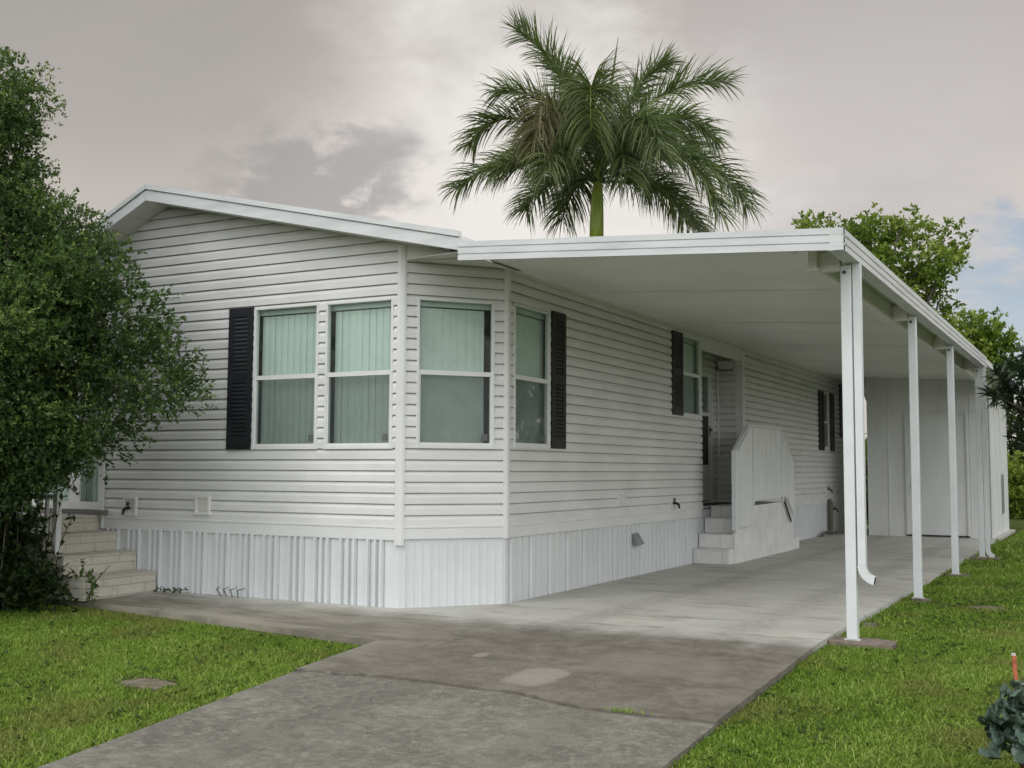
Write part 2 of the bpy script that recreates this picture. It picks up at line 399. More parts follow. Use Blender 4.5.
CR = [(.22, -3.69), (.45, -3.66), (.58, -3.675), (.95, -3.60), (1.36, -3.605), (1.75, -3.64), (2.09, -3.635), (2.35, -3.75), (2.63, -3.83), (3.04, -3.835), (3.3, -3.80), (3.515, -3.81)]
def crack(j, dy):
    r = random.Random(j); out = []
    for a, b in zip(CR, CR[1:]):
        for t in (0, .25, .5, .75):
            out.append((a[0] + (b[0]-a[0]) * t, a[1] + (b[1]-a[1]) * t + dy + r.uniform(-.012, .012)))
    out.append((CR[-1][0], CR[-1][1] + dy)); return out
slab('carport_slab', [(-1, -1), (3.49, -1), (3.49, 19.8), (-1, 19.8)])
slab('walkway', [(-5.3, -.6), (-5.3, -1.86), (-3.9, -1.92), (.1, -2.46), (.1, -1), (-1, -1), (-1, -.6)])
slab('driveway', [(.1, -1), (.1, -2.46)] + crack(3, .012) + [(3.49, -1)])
slab('driveway_apron', list(reversed(crack(3, -.006))) + [(.255, -3.9), (.38, -4.85), (.56, -6.28), (1.0, -10), (1.3, -14), (1.3, -22), (3.7, -22), (3.62, -14), (3.56, -6)], off=-.014)

# ------------------------------------------------------------------ HOUSE
def frame(O, d, n):
    O = Vector((O[0], O[1], 0)); d = Vector((d[0], d[1], 0)).normalized(); n = Vector((n[0], n[1], 0)).normalized()
    return lambda u, w, z: O + d * u + n * w + Vector((0, 0, z))
A = (-.742, -.891); LB = math.hypot(*A)
Wf = frame((-4.95, -.891), (1, 0), (0, -1))                    # front wall, u from the left end, length 4.208
Wb = frame(A, (.742, .891), (.891, -.742))                      # angled bay wall
Ws = frame((0, 0), (0, 1), (1, 0))                              # long side wall under the carport
RX, RZ, SR, SL = -4.04, 4.47, .227, .454
def ztop(x, h=RZ): return h - (SR * (x - RX) if x > RX else SL * (RX - x))
CO = .1135; ZB = .82

def siding(mb, W, u0, u1, z0, z1, holes=(), gable=None, u0b=None):
    """clapboard courses; holes (ua,ub,za,zb); gable(u)->top height"""
    zmax = z1 if gable is None else max(gable(u0), gable(u1), gable.peak)
    k = math.floor((z0 - ZB) / CO)
    PF = ((0, .026), (.58, .024), (.885, .009), (.905, -.004), (1.0, -.010))
    def dep(z, kk):
        f = min(1, max(0, (z - (ZB + kk * CO)) / CO))
        for (fa_, wa), (fb_, wb) in zip(PF, PF[1:]):
            if f <= fb_ + 1e-9: return wa + (wb - wa) * (f - fa_) / (fb_ - fa_)
    while ZB + k * CO < zmax - 1e-4:
        a, b = max(z0, ZB + k * CO), min(zmax, ZB + (k + 1) * CO)
        cuts = sorted({a, b, *[z for h in holes for z in h[2:] if a < z < b], *[ZB + (k + f_) * CO for f_, _ in PF[1:-1] if a < ZB + (k + f_) * CO < b]})
        for za, zb in zip(cuts, cuts[1:]):
            if zb - za < 1e-4: continue
            segs = [(u0, u1)]
            for ua, ub, ha, hb in holes:
                if hb > za + 1e-5 and ha < zb - 1e-5:
                    nx = []
                    for s0, s1 in segs:
                        if ub <= s0 or ua >= s1: nx.append((s0, s1)); continue
                        if ua > s0: nx.append((s0, ua))
                        if ub < s1: nx.append((ub, s1))
                    segs = nx
            for s0, s1 in segs:
                if gable is not None:
                    lo0, lo1 = gable.clip(za, s0, s1); hi0, hi1 = gable.clip(zb, s0, s1)
                    if lo1 - lo0 < .002: continue
                    if hi1 - hi0 < .002: hi0 = hi1 = (lo0 + lo1) / 2 if hi1 < hi0 else hi0
                else: lo0, lo1, hi0, hi1 = s0, s1, s0, s1
                mid = za + (zb - za) * .35
                mb.quad(W(lo0, dep(za, k), za), W(lo1, dep(za, k), za), W(hi1, dep(zb, k), zb), W(hi0, dep(zb, k), zb))
                if abs(za - (ZB + k * CO)) < 1e-4:
                    mb.quad(W(lo0, -.010, za + .001), W(lo1, -.010, za + .001), W(lo1, dep(za, k), za), W(lo0, dep(za, k), za))
        k += 1
class Gable:
    peak = RZ
    def __call__(s, u): return ztop(u - 4.95)
    def clip(s, z, s0, s1):
        a = RX - (RZ - z) / SL + 4.95; b = RX + (RZ - z) / SR + 4.95
        return max(s0, a), min(s1, b)

house = thing('mobile_home', 'white clapboard mobile home with a low gable, angled bay corner and ribbed metal skirting', 'house', (-2.5, 5, 0))
# front wall
W1, W2 = (2.262, 3.150, 1.622, 3.17), (3.252, 4.115, 1.622, 3.165)
mb = MB(); mb.keep = True
siding(mb, Wf, -3.05, 0, ZB, 9, [(-2.45, -.02, .9, 2.95)], Gable())
siding(mb, Wf, 0, 4.208, ZB, 9, [W1, W2], Gable()); mb.build('front_wall', 'siding', house)
WB = (.16, 1.012, 1.63, 3.17)
mb = MB(); mb.keep = True; siding(mb, Wb, 0, LB, ZB, 3.56, [WB]); mb.build('bay_wall', 'siding', house)
WS1, WS2 = (.135, 1.0, 1.645, 3.195), (5.47, 6.3, 2.22, 3.44)
mb = MB(); mb.keep = True; siding(mb, Ws, 0, 6.37, ZB, 3.56, [WS1, WS2]); mb.build('side_wall', 'siding', house)
WS3, WD2 = (14.72, 15.25, 1.88, 3.17), (16.86, 17.5, .75, 3.2)
mb = MB(); mb.keep = True; siding(mb, Ws, 8.55, 17.9, ZB, 3.6, [WS3, WD2]); mb.build('side_wall', 'siding', house)
Wr = frame((-.45, 8.55), (1, 0), (0, -1)); Wd = frame((-.45, 6.37), (0, 1), (1, 0)); Wq = frame((0, 6.37), (-1, 0), (0, 1))
DR = (1.0, 1.83, .88, 3.05)
mb = MB(); mb.keep = True; siding(mb, Wr, 0, .45, ZB, 3.6); siding(mb, Wd, 0, 2.18, ZB, 3.6, [DR]); siding(mb, Wq, 0, .45, ZB, 3.6); mb.build('recess_wall', 'siding', house)
Wl = frame((-8.0, 17.9), (0, -1), (-1, 0)); Wk = frame((0, 17.9), (-1, 0), (0, 1))
mb = MB(); mb.keep = True; siding(mb, Wl, 0, 18.8, .1, 2.72); mb.build('side_wall', 'siding', house)
mb = MB(); mb.keep = True; siding(mb, Wk, 0, 8.0, .1, 3.55); mb.quad((0, 17.9, 3.5), (-4.04, 17.9, 4.46), (-8, 17.9, 2.7)); mb.build('rear_wall', 'siding', house)
# interior
mb = MB(); mb.box(-7.95, -.8, .70, -.8, 17.8, .74); mb.box(-.8, .05, .70, -.5, 17.8, .74); mb.box(-7.9, 3.2, .74, -.5, 3.3, 3.2); mb.build('interior_floor', 'interior', house)
# belly band
mb = MB()
mb.wbox(Wf, -3.05, 4.21, -.005, .024, .678, .80); mb.wbox(Wf, -3.05, 4.21, -.005, .030, .80, .825)
mb.wbox(Wb, 0.0, LB, -.005, .024, .688, .80); mb.wbox(Wb, 0.0, LB, -.005, .030, .80, .825)
mb.wbox(Ws, 0.0, 6.30, -.005, .024, .685, .80); mb.wbox(Ws, 0.0, 6.37, -.005, .030, .80, .825)
mb.wbox(Ws, 8.55, 17.9, -.005, .022, .69, .825)
mb.build('trim_band', 'trim', house, bevel=.004)
# corner trims
for W, u, z0, z1 in ((Wf, 4.208, .63, 3.715), (Wb, LB, .68, 3.545)):
    c = W(u, 0, 0); mb = MB()
    if W is Wf:
        mb.prism([Wf(4.168, .002, z0), Wf(4.168, .031, z0), Wf(4.208, .033, z0), Wb(.012, .033, z0), Wb(.04, .031, z0), Wb(.04, .002, z0)], (0, 0, z1 - z0))
    else:
        mb.prism([Wb(LB - .04, .002, z0), Wb(LB - .04, .031, z0), Wb(LB + .004, .033, z0), Ws(.01, .033, z0), Ws(.04, .031, z0), Ws(.04, .002, z0)], (0, 0, z1 - z0))
    mb.build('corner_trim', 'trim', house)
mb = MB(); mb.box(-.10, 8.525, .70, .03, 8.55, 3.5); mb.box(.003, 8.55, .70, .033, 8.66, 3.5); mb.build('corner_trim', 'trim', house)
mb = MB(); mb.box(-.04, 6.37, 3.36, .024, 8.53, 3.53); mb.box(-.04, 6.37, 3.30, .012, 8.53, 3.36); mb.build('recess_header', 'trim', house)
mb = MB(); mb.box(-4.985, -.935, .68, -4.952, -.90, ztop(-4.97) - .02); mb.build('corner_trim', 'trim', house)
# top moulding on the side wall under the carport
mb = MB(); mb.wbox(Ws, .05, 6.37, .026, .040, 3.50, 3.538); mb.wbox(Ws, 8.67, 17.9, .026, .040, 3.50, 3.538); mb.build('wall_moulding', 'soffit', house)

# skirting
def ribbed(mb, W, u0, u1, z0, z1, ribs, depth, groove=False):
    prof = [(u0, 0)]
    for c, wd, h in ribs:
        if c - wd > prof[-1][0] and c + wd < u1: prof += [(c - wd, 0), (c - wd * .7, h), (c + wd * .7, h), (c + wd, 0)] + ([(c + wd + .002, -.010), (c + wd + .006, -.010), (c + wd + .009, 0)] if groove else [])
    prof.append((u1, 0))
    for (a, wa), (b, wb) in zip(prof, prof[1:]):
        mb.quad(W(a, depth + wa, z0), W(b, depth + wb, z0), W(b, depth + wb, z1), W(a, depth + wa, z1))
r = random.Random(4)
ribs = []; u = -3.0
while u < 4.15:
    for j in range(3): ribs.append((u + j * .086 + r.uniform(-.004, .004), .0155, .042 if j != 1 else .034))
    u += .342
mb = MB(); mb.keep = True; ribbed(mb, Wf, -3.05, 4.208, -.02, .69, ribs, 0, True); mb.build('skirting', 'skirt', house)
ribs = [(.06 + .088 * j, .012, (.012, .006, .007)[j % 3]) for j in range(13)]
mb = MB(); mb.keep = True; ribbed(mb, Wb, 0, LB, -.02, .70, ribs, 0); mb.build('skirting', 'skirt', house)
ribs = []; u = .08
while u < 5.75:
    ribs += [(u, .013, -.045), (u + .05, .012, .012), (u + .16, .008, -.018), (u + .31, .008, -.018)]; u += .464
mb = MB(); mb.keep = True; ribbed(mb, Ws, 0, 5.935, -.02, .695, ribs, 0); mb.build('skirting', 'skirt', house)
mb = MB(); mb.keep = True; ribbed(mb, Ws, 8.55, 17.9, -.02, .70, [(8.8 + .9 * j, .012, -.012) for j in range(10)], 0); mb.build('skirting', 'skirt', house)
mb = MB(); mb.box(-.03, 5.9, -.02, -.012, 8.6, .82); mb.box(-.46, 6.3, .80, -.012, 8.6, .845); mb.build('recess_base', 'skirt', house)
# far skirting kit
mb = MB(); mb.box(-4.95, -.885, -.03, -4.90, -.87, .7); mb.build('skirting_end', 'skirt', house)

# windows -----------------------------------------------------------
def blinds(mb, W, u0, u1, z0, z1, w, pitch=.088, seed=0):
    r = random.Random(seed); u = u0
    while u < u1 - .02:
        a = r.uniform(.002, .009); e = min(u + pitch * 1.06, u1)
        n = 4
        for j in range(n):
            t0, t1 = j / n, (j + 1) / n
            b = lambda t: w - .006 + a * (t - .5) + .004 * math.sin(PI * t)
            mb.quad(W(u + (e-u)*t0, b(t0), z0), W(u + (e-u)*t1, b(t1), z0), W(u + (e-u)*t1, b(t1), z1), W(u + (e-u)*t0, b(t0), z1))
        u += pitch
def window(W, hole, rail=None, bl=None, seed=0, scr=True, sticker=True, fw=.026):
    u0, u1, z0, z1 = hole; zr = rail if rail else (z0 + z1) / 2
    mb = MB()
    for a, b, c, d in ((u0 - .004, u0 + fw, z0 - .004, z1 + .004), (u1 - fw, u1 + .004, z0 - .004, z1 + .004)): mb.wbox(W, a, b, -.03, .030, c, d)
    for c, d in ((z0 - .004, z0 + fw), (z1 - fw * .8, z1 + .004)): mb.wbox(W, u0 + fw, u1 - fw, -.03, .030, c, d)
    for c, d in ((z0 - .022, z0 - .004),): mb.wbox(W, u0 - .008, u1 + .008, .0, .038, c + .006, d)
    wnd = mb.build('window', 'trim', house, bevel=.004)
    mb = MB(); mb.wbox(W, u0 + fw, u1 - fw, -.02, .022, zr - .024, zr + .024)
    for a, b in ((u0 + fw, u0 + fw + .016), (u1 - fw - .016, u1 - fw)): mb.wbox(W, a, b, -.02, .018, z0 + fw, zr - .024)
    mb.wbox(W, u0 + fw + .016, u1 - fw - .016, -.02, .018, z0 + fw, z0 + fw + .02); mb.build('sash', 'trim', wnd)
    a, b = u0 + fw + .001, u1 - fw - .001
    mb = MB(); mb.quad(W(a, .000, zr + .024), W(b, .000, zr + .024), W(b, .000, z1 - fw * .8), W(a, .000, z1 - fw * .8))
    mb.quad(W(a, -.008, z0 + fw), W(b, -.008, z0 + fw), W(b, -.008, zr - .024), W(a, -.008, zr - .024)); mb.build('pane', 'glass', wnd)
    if scr:
        mb = MB(); mb.quad(W(a + .016, .012, z0 + fw + .02), W(b - .016, .012, z0 + fw + .02), W(b - .016, .012, zr - .024), W(a + .016, .012, zr - .024)); mb.build('insect_screen', 'screen', wnd)
    if sticker:
        mb = MB(); mb.wbox(W, b - .105, b - .035, -.006, -.004, z0 + fw + .045, z0 + fw + .115); mb.build('sticker', 'grey_metal', wnd)
    if bl:
        mb = MB(); mb.keep = True; blinds(mb, W, bl[0], bl[1], z0 - .1, z1 - .085, -.085, seed=seed); mb.build('vertical_blind', 'blind', wnd)
        mb = MB(); mb.wbox(W, u0 - .03, u1 + .03, -.13, -.065, z1 - .07, z1 + .02); mb.build('blind_headrail', 'blind', wnd)
        mb = MB(); mb.wbox(W, bl[0], bl[1], -.10, -.092, z1 - .088, z1 - .072); mb.build('blind_track', 'bolt', wnd)
    return wnd
window(Wf, W1, 2.395, (2.285, 3.17), 1); window(Wf, W2, 2.395, (3.29, 4.15), 2)
window(Wb, WB, 2.40, (.12, .935), 3); window(Ws, WS1, 2.40, (.10, 1.05), 4)
window(Ws, WS2, 2.86, (5.45, 6.33), 5, sticker=False); window(Ws, WS3, 2.50, (14.7, 15.28), 6, sticker=False, fw=.05)

def shutter(W, u0, u1, z0, z1, mat='shutter'):
    mb = MB(); e = .07
    mb.wbox(W, u0, u0 + e, .006, .045, z0, z1); mb.wbox(W, u1 - e, u1, .006, .045, z0, z1)
    zm = (z0 + z1) / 2
    for a, b in ((z0, z0 + .11), (zm - .05, zm + .05), (z1 - .10, z1)): mb.wbox(W, u0 + e, u1 - e, .012, .045, a, b)
    for a, b in ((z0 + .11, zm - .05), (zm + .05, z1 - .10)):
        n = int((b - a) / .043); s = (b - a) / n
        for i in range(n):
            z = a + i * s
            mb.hexa([W(u0+e, .043, z), W(u1-e, .043, z), W(u1-e, .030, z + s*.65), W(u0+e, .030, z + s*.65), W(u0+e, .043, z + s*.35), W(u1-e, .043, z + s*.35), W(u1-e, .030, z + s), W(u0+e, .030, z + s)])
    mb.wbox(W, u0 + e, u1 - e, .008, .029, z0 + .11, zm - .05); mb.wbox(W, u0 + e, u1 - e, .008, .029, zm + .05, z1 - .10)
    return mb.build('shutter', mat, house)
shutter(Wf, 1.905, 2.250, 1.61, 3.185); shutter(Ws, 1.02, 1.385, 1.645, 3.225, 'shutter_brown'); shutter(Ws, 5.01, 5.45, 2.215, 3.45, 'shutter_brown')
shutter(Ws, 14.2, 14.69, 1.86, 3.17, 'shutter_brown'); shutter(Ws, 15.28, 15.72, 1.86, 3.17, 'shutter_brown'); shutter(Ws, 16.36, 16.80, 2.2, 3.45, 'shutter_brown')

# doors -------------------------------------------------------------
def storm_door(W, hole, zmid, zlow):
    u0, u1, z0, z1 = hole
    mb = MB(); mb.wbox(W, u0 - .03, u0 + .05, -.02, .045, z0, z1 + .03); mb.wbox(W, u1 - .05, u1 + .03, -.02, .045, z0, z1 + .03); mb.wbox(W, u0 + .05, u1 - .05, -.02, .045, z1 - .05, z1 + .03)
    d = mb.build('door', 'trim', house)
    mb = MB(); mb.wbox(W, u0 + .05, u1 - .05, -.01, .015, z0 + .02, zlow); mb.wbox(W, u0 + .05, u0 + .12, -.01, .015, zlow, z1 - .05); mb.wbox(W, u1 - .12, u1 - .05, -.01, .015, zlow, z1 - .05); mb.wbox(W, u0 + .12, u1 - .12, -.01, .015, zmid - .03, zmid + .03); mb.build('door_leaf', 'trim', d)
    mb = MB(); mb.quad(W(u0 + .12, .002, zlow), W(u1 - .12, .002, zlow), W(u1 - .12, .002, zmid - .03), W(u0 + .12, .002, zmid - .03)); mb.build('screen_panel', 'black', d)
    mb = MB(); mb.quad(W(u0 + .12, .002, zmid + .03), W(u1 - .12, .002, zmid + .03), W(u1 - .12, .002, z1 - .05), W(u0 + .12, .002, z1 - .05)); mb.build('door_glass', 'glass', d)
    mb = MB(); mb.tube([W(u1 - .09, .015, z0 + 1.22), W(u1 - .09, .06, z0 + 1.22), W(u1 - .17, .065, z0 + 1.22)], .016, 8); mb.wbox(W, u1 - .11, u1 - .07, .015, .022, z0 + 1.12, z0 + 1.28); mb.build('door_handle', 'black', d)
storm_door(Wd, DR, 2.36, 1.50)
storm_door(Ws, WD2, 2.9, 1.95)
mb = MB(); mb.box(-.46, 6.4, .845, -.02, 8.5, .86); mb.build('threshold', 'black', house)
# porch light beside the door
L = Wr(.17, 0, 3.28); mb = MB()
mb.prism([Wr(.05, .02, 3.32), Wr(.33, .02, 3.32), Wr(.29, .02, 3.16), Wr(.10, .02, 3.16)], (0, -.12, 0)); pl = mb.build('porch_light', 'panel', house, bevel=.01)
mb = MB(); mb.box(-.425, 8.40, 3.135, -.135, 8.535, 3.158); mb.build('lamp_base', 'grey_metal', pl)
mb = MB(); mb.tube([(-.41, 8.51, .86), (-.41, 8.51, 3.14)], .02, 8); mb.build('door_jamb_pipe', 'trim', house)

# sliding door on the left, behind the tree
mb = MB()
for a, b in ((-2.45, -2.38), (-1.27, -1.20), (-.10, -.02)): mb.wbox(Wf, a, b, -.04, .03, .9, 2.95)
for a, b in ((-2.38, -1.27), (-1.20, -.10)):
    mb.wbox(Wf, a, b, -.04, .03, 2.88, 2.95); mb.wbox(Wf, a, b, -.04, .03, .9, .99)
sd = mb.build('sliding_door', 'trim', house)
mb = MB()
for a, b in ((-2.38, -1.27), (-1.20, -.10)): mb.quad(Wf(a, -.01, .99), Wf(b, -.01, .99), Wf(b, -.01, 2.88), Wf(a, -.01, 2.88))
mb.build('pane', 'glass', sd)
mb = MB(); mb.keep = True; blinds(mb, Wf, -2.4, -.10, .92, 2.9, -.10, seed=9); mb.build('vertical_blind', 'blind', sd)
mb = MB(); mb.wbox(Wf, -.62, -.44, -.012, .014, .99, 2.88); mb.build('door_stile', 'trim', sd)
mb = MB(); mb.wbox(Wf, -2.5, .07, -.03, .11, .845, .897); mb.build('door_sill', 'sill', house)

# outlet boxes, hose bibs, vents
def plate(W, u, z, s, name, mat='trim'):
    mb = MB()
    mb.wbox(W, u, u + s[0], .0, .048, z, z + .028); mb.wbox(W, u, u + s[0], .0, .048, z + s[1] - .028, z + s[1]); mb.wbox(W, u, u + .028, .0, .048, z + .028, z + s[1] - .028); mb.wbox(W, u + s[0] - .028, u + s[0], .0, .048, z + .028, z + s[1] - .028)
    mb.wbox(W, u + .028, u + s[0] - .028, .0, .030, z + .028, z + s[1] - .028)
    return mb.build(name, mat, house)
def bib(W, u, z, parent):
    mb = MB(); mb.tube([W(u, .0, z), W(u, .09, z), W(u, .12, z - .02), W(u, .13, z - .075)], [.017, .019, .019, .016], 8)
    mb.tube([W(u, .055, z), W(u, .06, z + .05)], .008, 6)
    for a in range(5): mb.tube([W(u, .06, z + .05), W(u + .035 * math.cos(a * 1.257), .06, z + .05 + .03 * math.sin(a * 1.257))], .007, 6)
    mb.build('hose_bib', 'black', parent)
p1 = plate(Wf, .335, .845, (.21, .22), 'utility_plate'); bib(Wf, .43, .93, p1)
p2 = plate(Wf, 1.46, .875, (.22, .22), 'outlet_box'); mb = MB(); mb.wbox(Wf, 1.512, 1.628, .03, .040, .925, 1.045); mb.build('outlet_cover', 'soffit', p2)
p3 = plate(Ws, 2.98, .94, (.22, .17), 'outlet_box', 'siding'); mb = MB(); mb.wbox(Ws, 3.04, 3.12, .03, .042, .98, 1.07); mb.build('outlet_cover', 'soffit', p3)
p4 = plate(Ws, 4.92, .84, (.16, .15), 'utility_plate', 'siding'); bib(Ws, 5.0, .93, p4)
mb = MB(); mb.hexa([Ws(3.50, .01, .43), Ws(3.50, .09, .40), Ws(3.74, .09, .42), Ws(3.74, .01, .45), Ws(3.50, .01, .56), Ws(3.50, .03, .56), Ws(3.66, .03, .57), Ws(3.66, .01, .57)]); mb.build('foundation_vent', 'grey_metal', house)
mb = MB(); mb.box(-4.06, -.905, 4.28, -3.86, -.893, 4.305); mb.build('gable_vent', 'grey_metal', house)
# pipes on the far side wall
mb = MB(); mb.tube([(.08, 15.0, 0), (.08, 15.0, .70), (.04, 15.0, .78)], .055, 10); mb.tube([(.12, 13.9, .02), (.10, 14.3, .08), (.12, 15.3, .03)], .03, 8); mb.build('drain_pipe', 'copper', house)
p5 = plate(Ws, 14.9, .86, (.2, .14), 'utility_plate', 'siding'); bib(Ws, 14.95, 1.0, p5); bib(Ws, 15.5, .55, p5)

# roof ---------------------------------------------------------------
YF, YB = -1.26, 18.2; XE, XL = .165, -8.4
def zr(x, h=4.648): return ztop(x, h)
mb = MB()
XR = -.02
for xa, xb in ((XL, RX), (RX, XR)):
    mb.hexa([(xa, YF + .03, zr(xa) - .10), (xb, YF + .03, zr(xb) - .10), (xb, YB, zr(xb) - .10), (xa, YB, zr(xa) - .10), (xa, YF + .03, zr(xa) - .006), (xb, YF + .03, zr(xb) - .006), (xb, YB, zr(xb) - .006), (xa, YB, zr(xa) - .006)])
roof = mb.build('roof', 'roofing', house)
def raked(mb, xa, xb, y0, y1, top, bot):
    mb.hexa([(xa, y0, zr(xa) - bot), (xb, y0, zr(xb) - bot), (xb, y1, zr(xb) - bot), (xa, y1, zr(xa) - bot), (xa, y0, zr(xa) - top), (xb, y0, zr(xb) - top), (xb, y1, zr(xb) - top), (xa, y1, zr(xa) - top)])
for xa, xb in ((XL, RX - .002), (RX + .002, XE)):
    mb = MB(); raked(mb, xa, xb, YF - .03, YF + .03, -.004, .052); raked(mb, xa, xb, YF + .004, YF + .03, .052, .064); raked(mb, xa, xb, YF - .012, YF + .03, .064, .182)
    mb.build('fascia', 'fascia', roof)
mb = MB(); mb.box(XR - .02, YF + .04, zr(XR) - .185, XR + .004, YB, zr(XR) - .004); mb.build('fascia', 'fascia', roof)
mb = MB(); mb.box(XL - .004, YF + .03, zr(XL) - .185, XL + .02, YB, zr(XL) + .002); mb.build('fascia', 'fascia', roof)
# soffits with panel seams
mb = MB()
for xa, xb in ((XL + .02, RX), (RX, XE - .02)):
    n = max(2, int((xb - xa) / .3))
    for i in range(n):
        a = xa + (xb - xa) * i / n + .006; b = xa + (xb - xa) * (i + 1) / n - .006
        mb.hexa([(a, YF + .03, zr(a) - .176), (b, YF + .03, zr(b) - .176), (b, -.87, zr(b) - .176), (a, -.87, zr(a) - .176), (a, YF + .03, zr(a) - .11), (b, YF + .03, zr(b) - .11), (b, -.87, zr(b) - .11), (a, -.87, zr(a) - .11)])
mb.build('soffit', 'soffit', roof)
mb = MB(); mb.prism([(-.742, -.885, 3.555), (XE - .03, YF + .04, 3.50), (XE - .03, .1, 3.50), (-.01, .1, 3.555), (-.745, -.8, 3.555)], (0, 0, .012)); mb.build('soffit', 'soffit', roof)
mb = MB(); mb.prism([(-.742, -.86, 3.545), (.14, -.86, 3.495), (.14, -.86, zr(.14) - .12), (-.742, -.86, zr(-.742) - .12)], (0, -.02, 0)); mb.build('soffit', 'soffit', roof)
mb = MB(); mb.prism([(XL + .02, 17.0, zr(XL) - .1), (XL + .02, 17.0, zr(XL) - .17), (XL+.5, 17.0, zr(XL) - .17), (XL+.5, 17, zr(XL) - .1)], (0, -18, 0)); mb.build('soffit', 'soffit', roof)

# ------------------------------------------------------------------ CARPORT
car = thing('carport', 'long white aluminium carport on slim square posts along the side of the home', 'carport', (3.68, 4.5, 0))
GX = 3.80; YE = 19.7; YG = 10.3
def dk(x): return 3.592 - .0613 * x
mb = MB()
mb.hexa([(.17, YF, dk(.17) - .05), (GX - .11, YF, dk(GX - .11) - .05), (GX - .11, YE, dk(GX - .11) - .05), (.17, YE, dk(.17) - .05), (.17, YF, dk(.17)), (GX - .11, YF, dk(GX - .11)), (GX - .11, YE, dk(GX - .11)), (.17, YE, dk(.17))])
mb.hexa([(-.02, -.0, 3.54), (.17, -.9, dk(.17) - .05), (.17, YE, dk(.17) - .05), (-.02, YE, 3.54), (-.02, 0, 3.556), (.17, -.9, dk(.17) - .02), (.17, YE, dk(.17) - .02), (-.02, YE, 3.556)])
y = YF + 3.0
while y < YE:   # folded pan seams
    mb.hexa([(.2, y - .012, dk(.2) - .055), (GX - .12, y - .012, dk(GX - .12) - .055), (GX - .12, y + .012, dk(GX - .12) - .055), (.2, y + .012, dk(.2) - .055), (.2, y - .012, dk(.2) - .052), (GX - .12, y - .012, dk(GX - .12) - .052), (GX - .12, y + .012, dk(GX - .12) - .052), (.2, y + .012, dk(.2) - .052)])
    y += 3.05
mb.build('roof_deck', 'deck', car)
mb = MB()   # front fascia in three steps
def fa(y0, y1, ta, tb, x0=.17, x1=GX):
    mb.hexa([(x0, y0, dk(x0) - tb), (x1, y0, dk(x1) - tb), (x1, y1, dk(x1) - tb), (x0, y1, dk(x0) - tb), (x0, y0, dk(x0) - ta), (x1, y0, dk(x1) - ta), (x1, y1, dk(x1) - ta), (x0, y1, dk(x0) - ta)])
fa(YF - .045, YF + .0, -.006, .045); fa(YF - .035, YF, .045, .062); fa(YF - .045, YF, .062, .112); fa(YF - .035, YF, .112, .128); fa(YF - .045, YF, .128, .176)
mb.build('fascia', 'fascia', car)
zt = dk(GX); mb = MB()   # gutter along the open side
prof = [(GX, zt + .006), (GX, zt - .045), (GX - .01, zt - .05), (GX - .01, zt - .062), (GX, zt - .066), (GX, zt - .112), (GX - .01, zt - .117), (GX - .01, zt - .128), (GX, zt - .132), (GX, zt - .174), (GX - .125, zt - .174), (GX - .125, zt - .155), (GX - .115, zt - .155), (GX - .115, zt - .02), (GX - .1, zt + .006)]
mb.prism([(a, YF - .044, b) for a, b in prof], (0, YG - YF, 0)); mb.build('gutter', 'fascia', car)
mb = MB(); mb.box(GX - .11, YG - .04, zt - .10, GX - .02, YE, zt + .002); mb.build('fascia', 'fascia', car)
# header beam and stubs
HX = 3.42
mb = MB(); mb.box(HX - .035, YF + .5, 3.15, HX + .035, 15.0, 3.325); mb.box(HX - .05, YF + .5, 3.13, HX + .05, 15.0, 3.15); mb.build('header_beam', 'deck', car)
PY = [-.626, 2.962, 6.324, 9.96]
for i, y in enumerate(PY):
    mb = MB(); mb.box(HX - .05, y - .05, 3.135, 3.634, y + .05, 3.30); stb = mb.build('beam_bracket', 'deck', car, bevel=.004)
    for a in (0, 1):
        for b in range(3):
            mb = MB(); mb.tube([(HX - .02 + a * .035, y - .051, 3.165 + b * .045), (HX - .02 + a * .035, y - .058, 3.165 + b * .045)], .008, 8); mb.build('bolt', 'bolt', stb)
    mb = MB(); mb.box(3.636, y - .045, zl(y) + .05, 3.725, y + .045, 3.172); ps = mb.build('post', 'post', car, bevel=.008)
    mb = MB(); mb.tube([(3.672, y - .047, 3.11), (3.672, y - .056, 3.11)], .015, 10); mb.build('bolt', 'bolt', ps)
    mb = MB(); mb.box(3.612, y - .04, zl(y) + .046, 3.745, y + .03, zl(y) + .052); mb.build('base_plate', 'post', ps)
def spout(y, zb, flip=1):
    x0, x1 = 3.748, 3.812; mb = MB(); w = .036
    mb.box(x0 - .01, y - w, zb + .065, x1 - .01, y + w, zt - .17)
    for s in (-w - .001, w - .003): mb.box(x0 + .02, y + s, zb + .10, x0 + .026, y + s + .004, zt - .18)
    sp = mb.build('downspout', 'post', car, bevel=.008)
    mb = MB(); n = 16; prev = None; rings = []
    for k in range(n + 1):
        t = k / n; a = t * 1.38; R = .125
        cx = x0 + .02 + R * (1 - math.cos(a)); cz = zb + .065 - R * math.sin(a)
        nx, nz = math.cos(a), math.sin(a); h = .030 + (.007 if k % 2 else 0)
        rings.append([(cx - nx * h, y - w, cz - nz * h), (cx + nx * h, y - w, cz + nz * h), (cx + nx * h, y + w, cz + nz * h), (cx - nx * h, y + w, cz - nz * h)])
    for ra, rb in zip(rings, rings[1:]):
        for j in range(4): mb.quad(ra[j], ra[(j+1) % 4], rb[(j+1) % 4], rb[j])
    e = rings[-1]; mb.build('elbow', 'post', sp)
    mb = MB(); d = Vector((.006, 0, -.003)); mb.quad(*[Vector(p) * 1.0 for p in e]); mb.build('spout_mouth', 'dark', sp)
spout(PY[0], .545); spout(PY[3], .05)
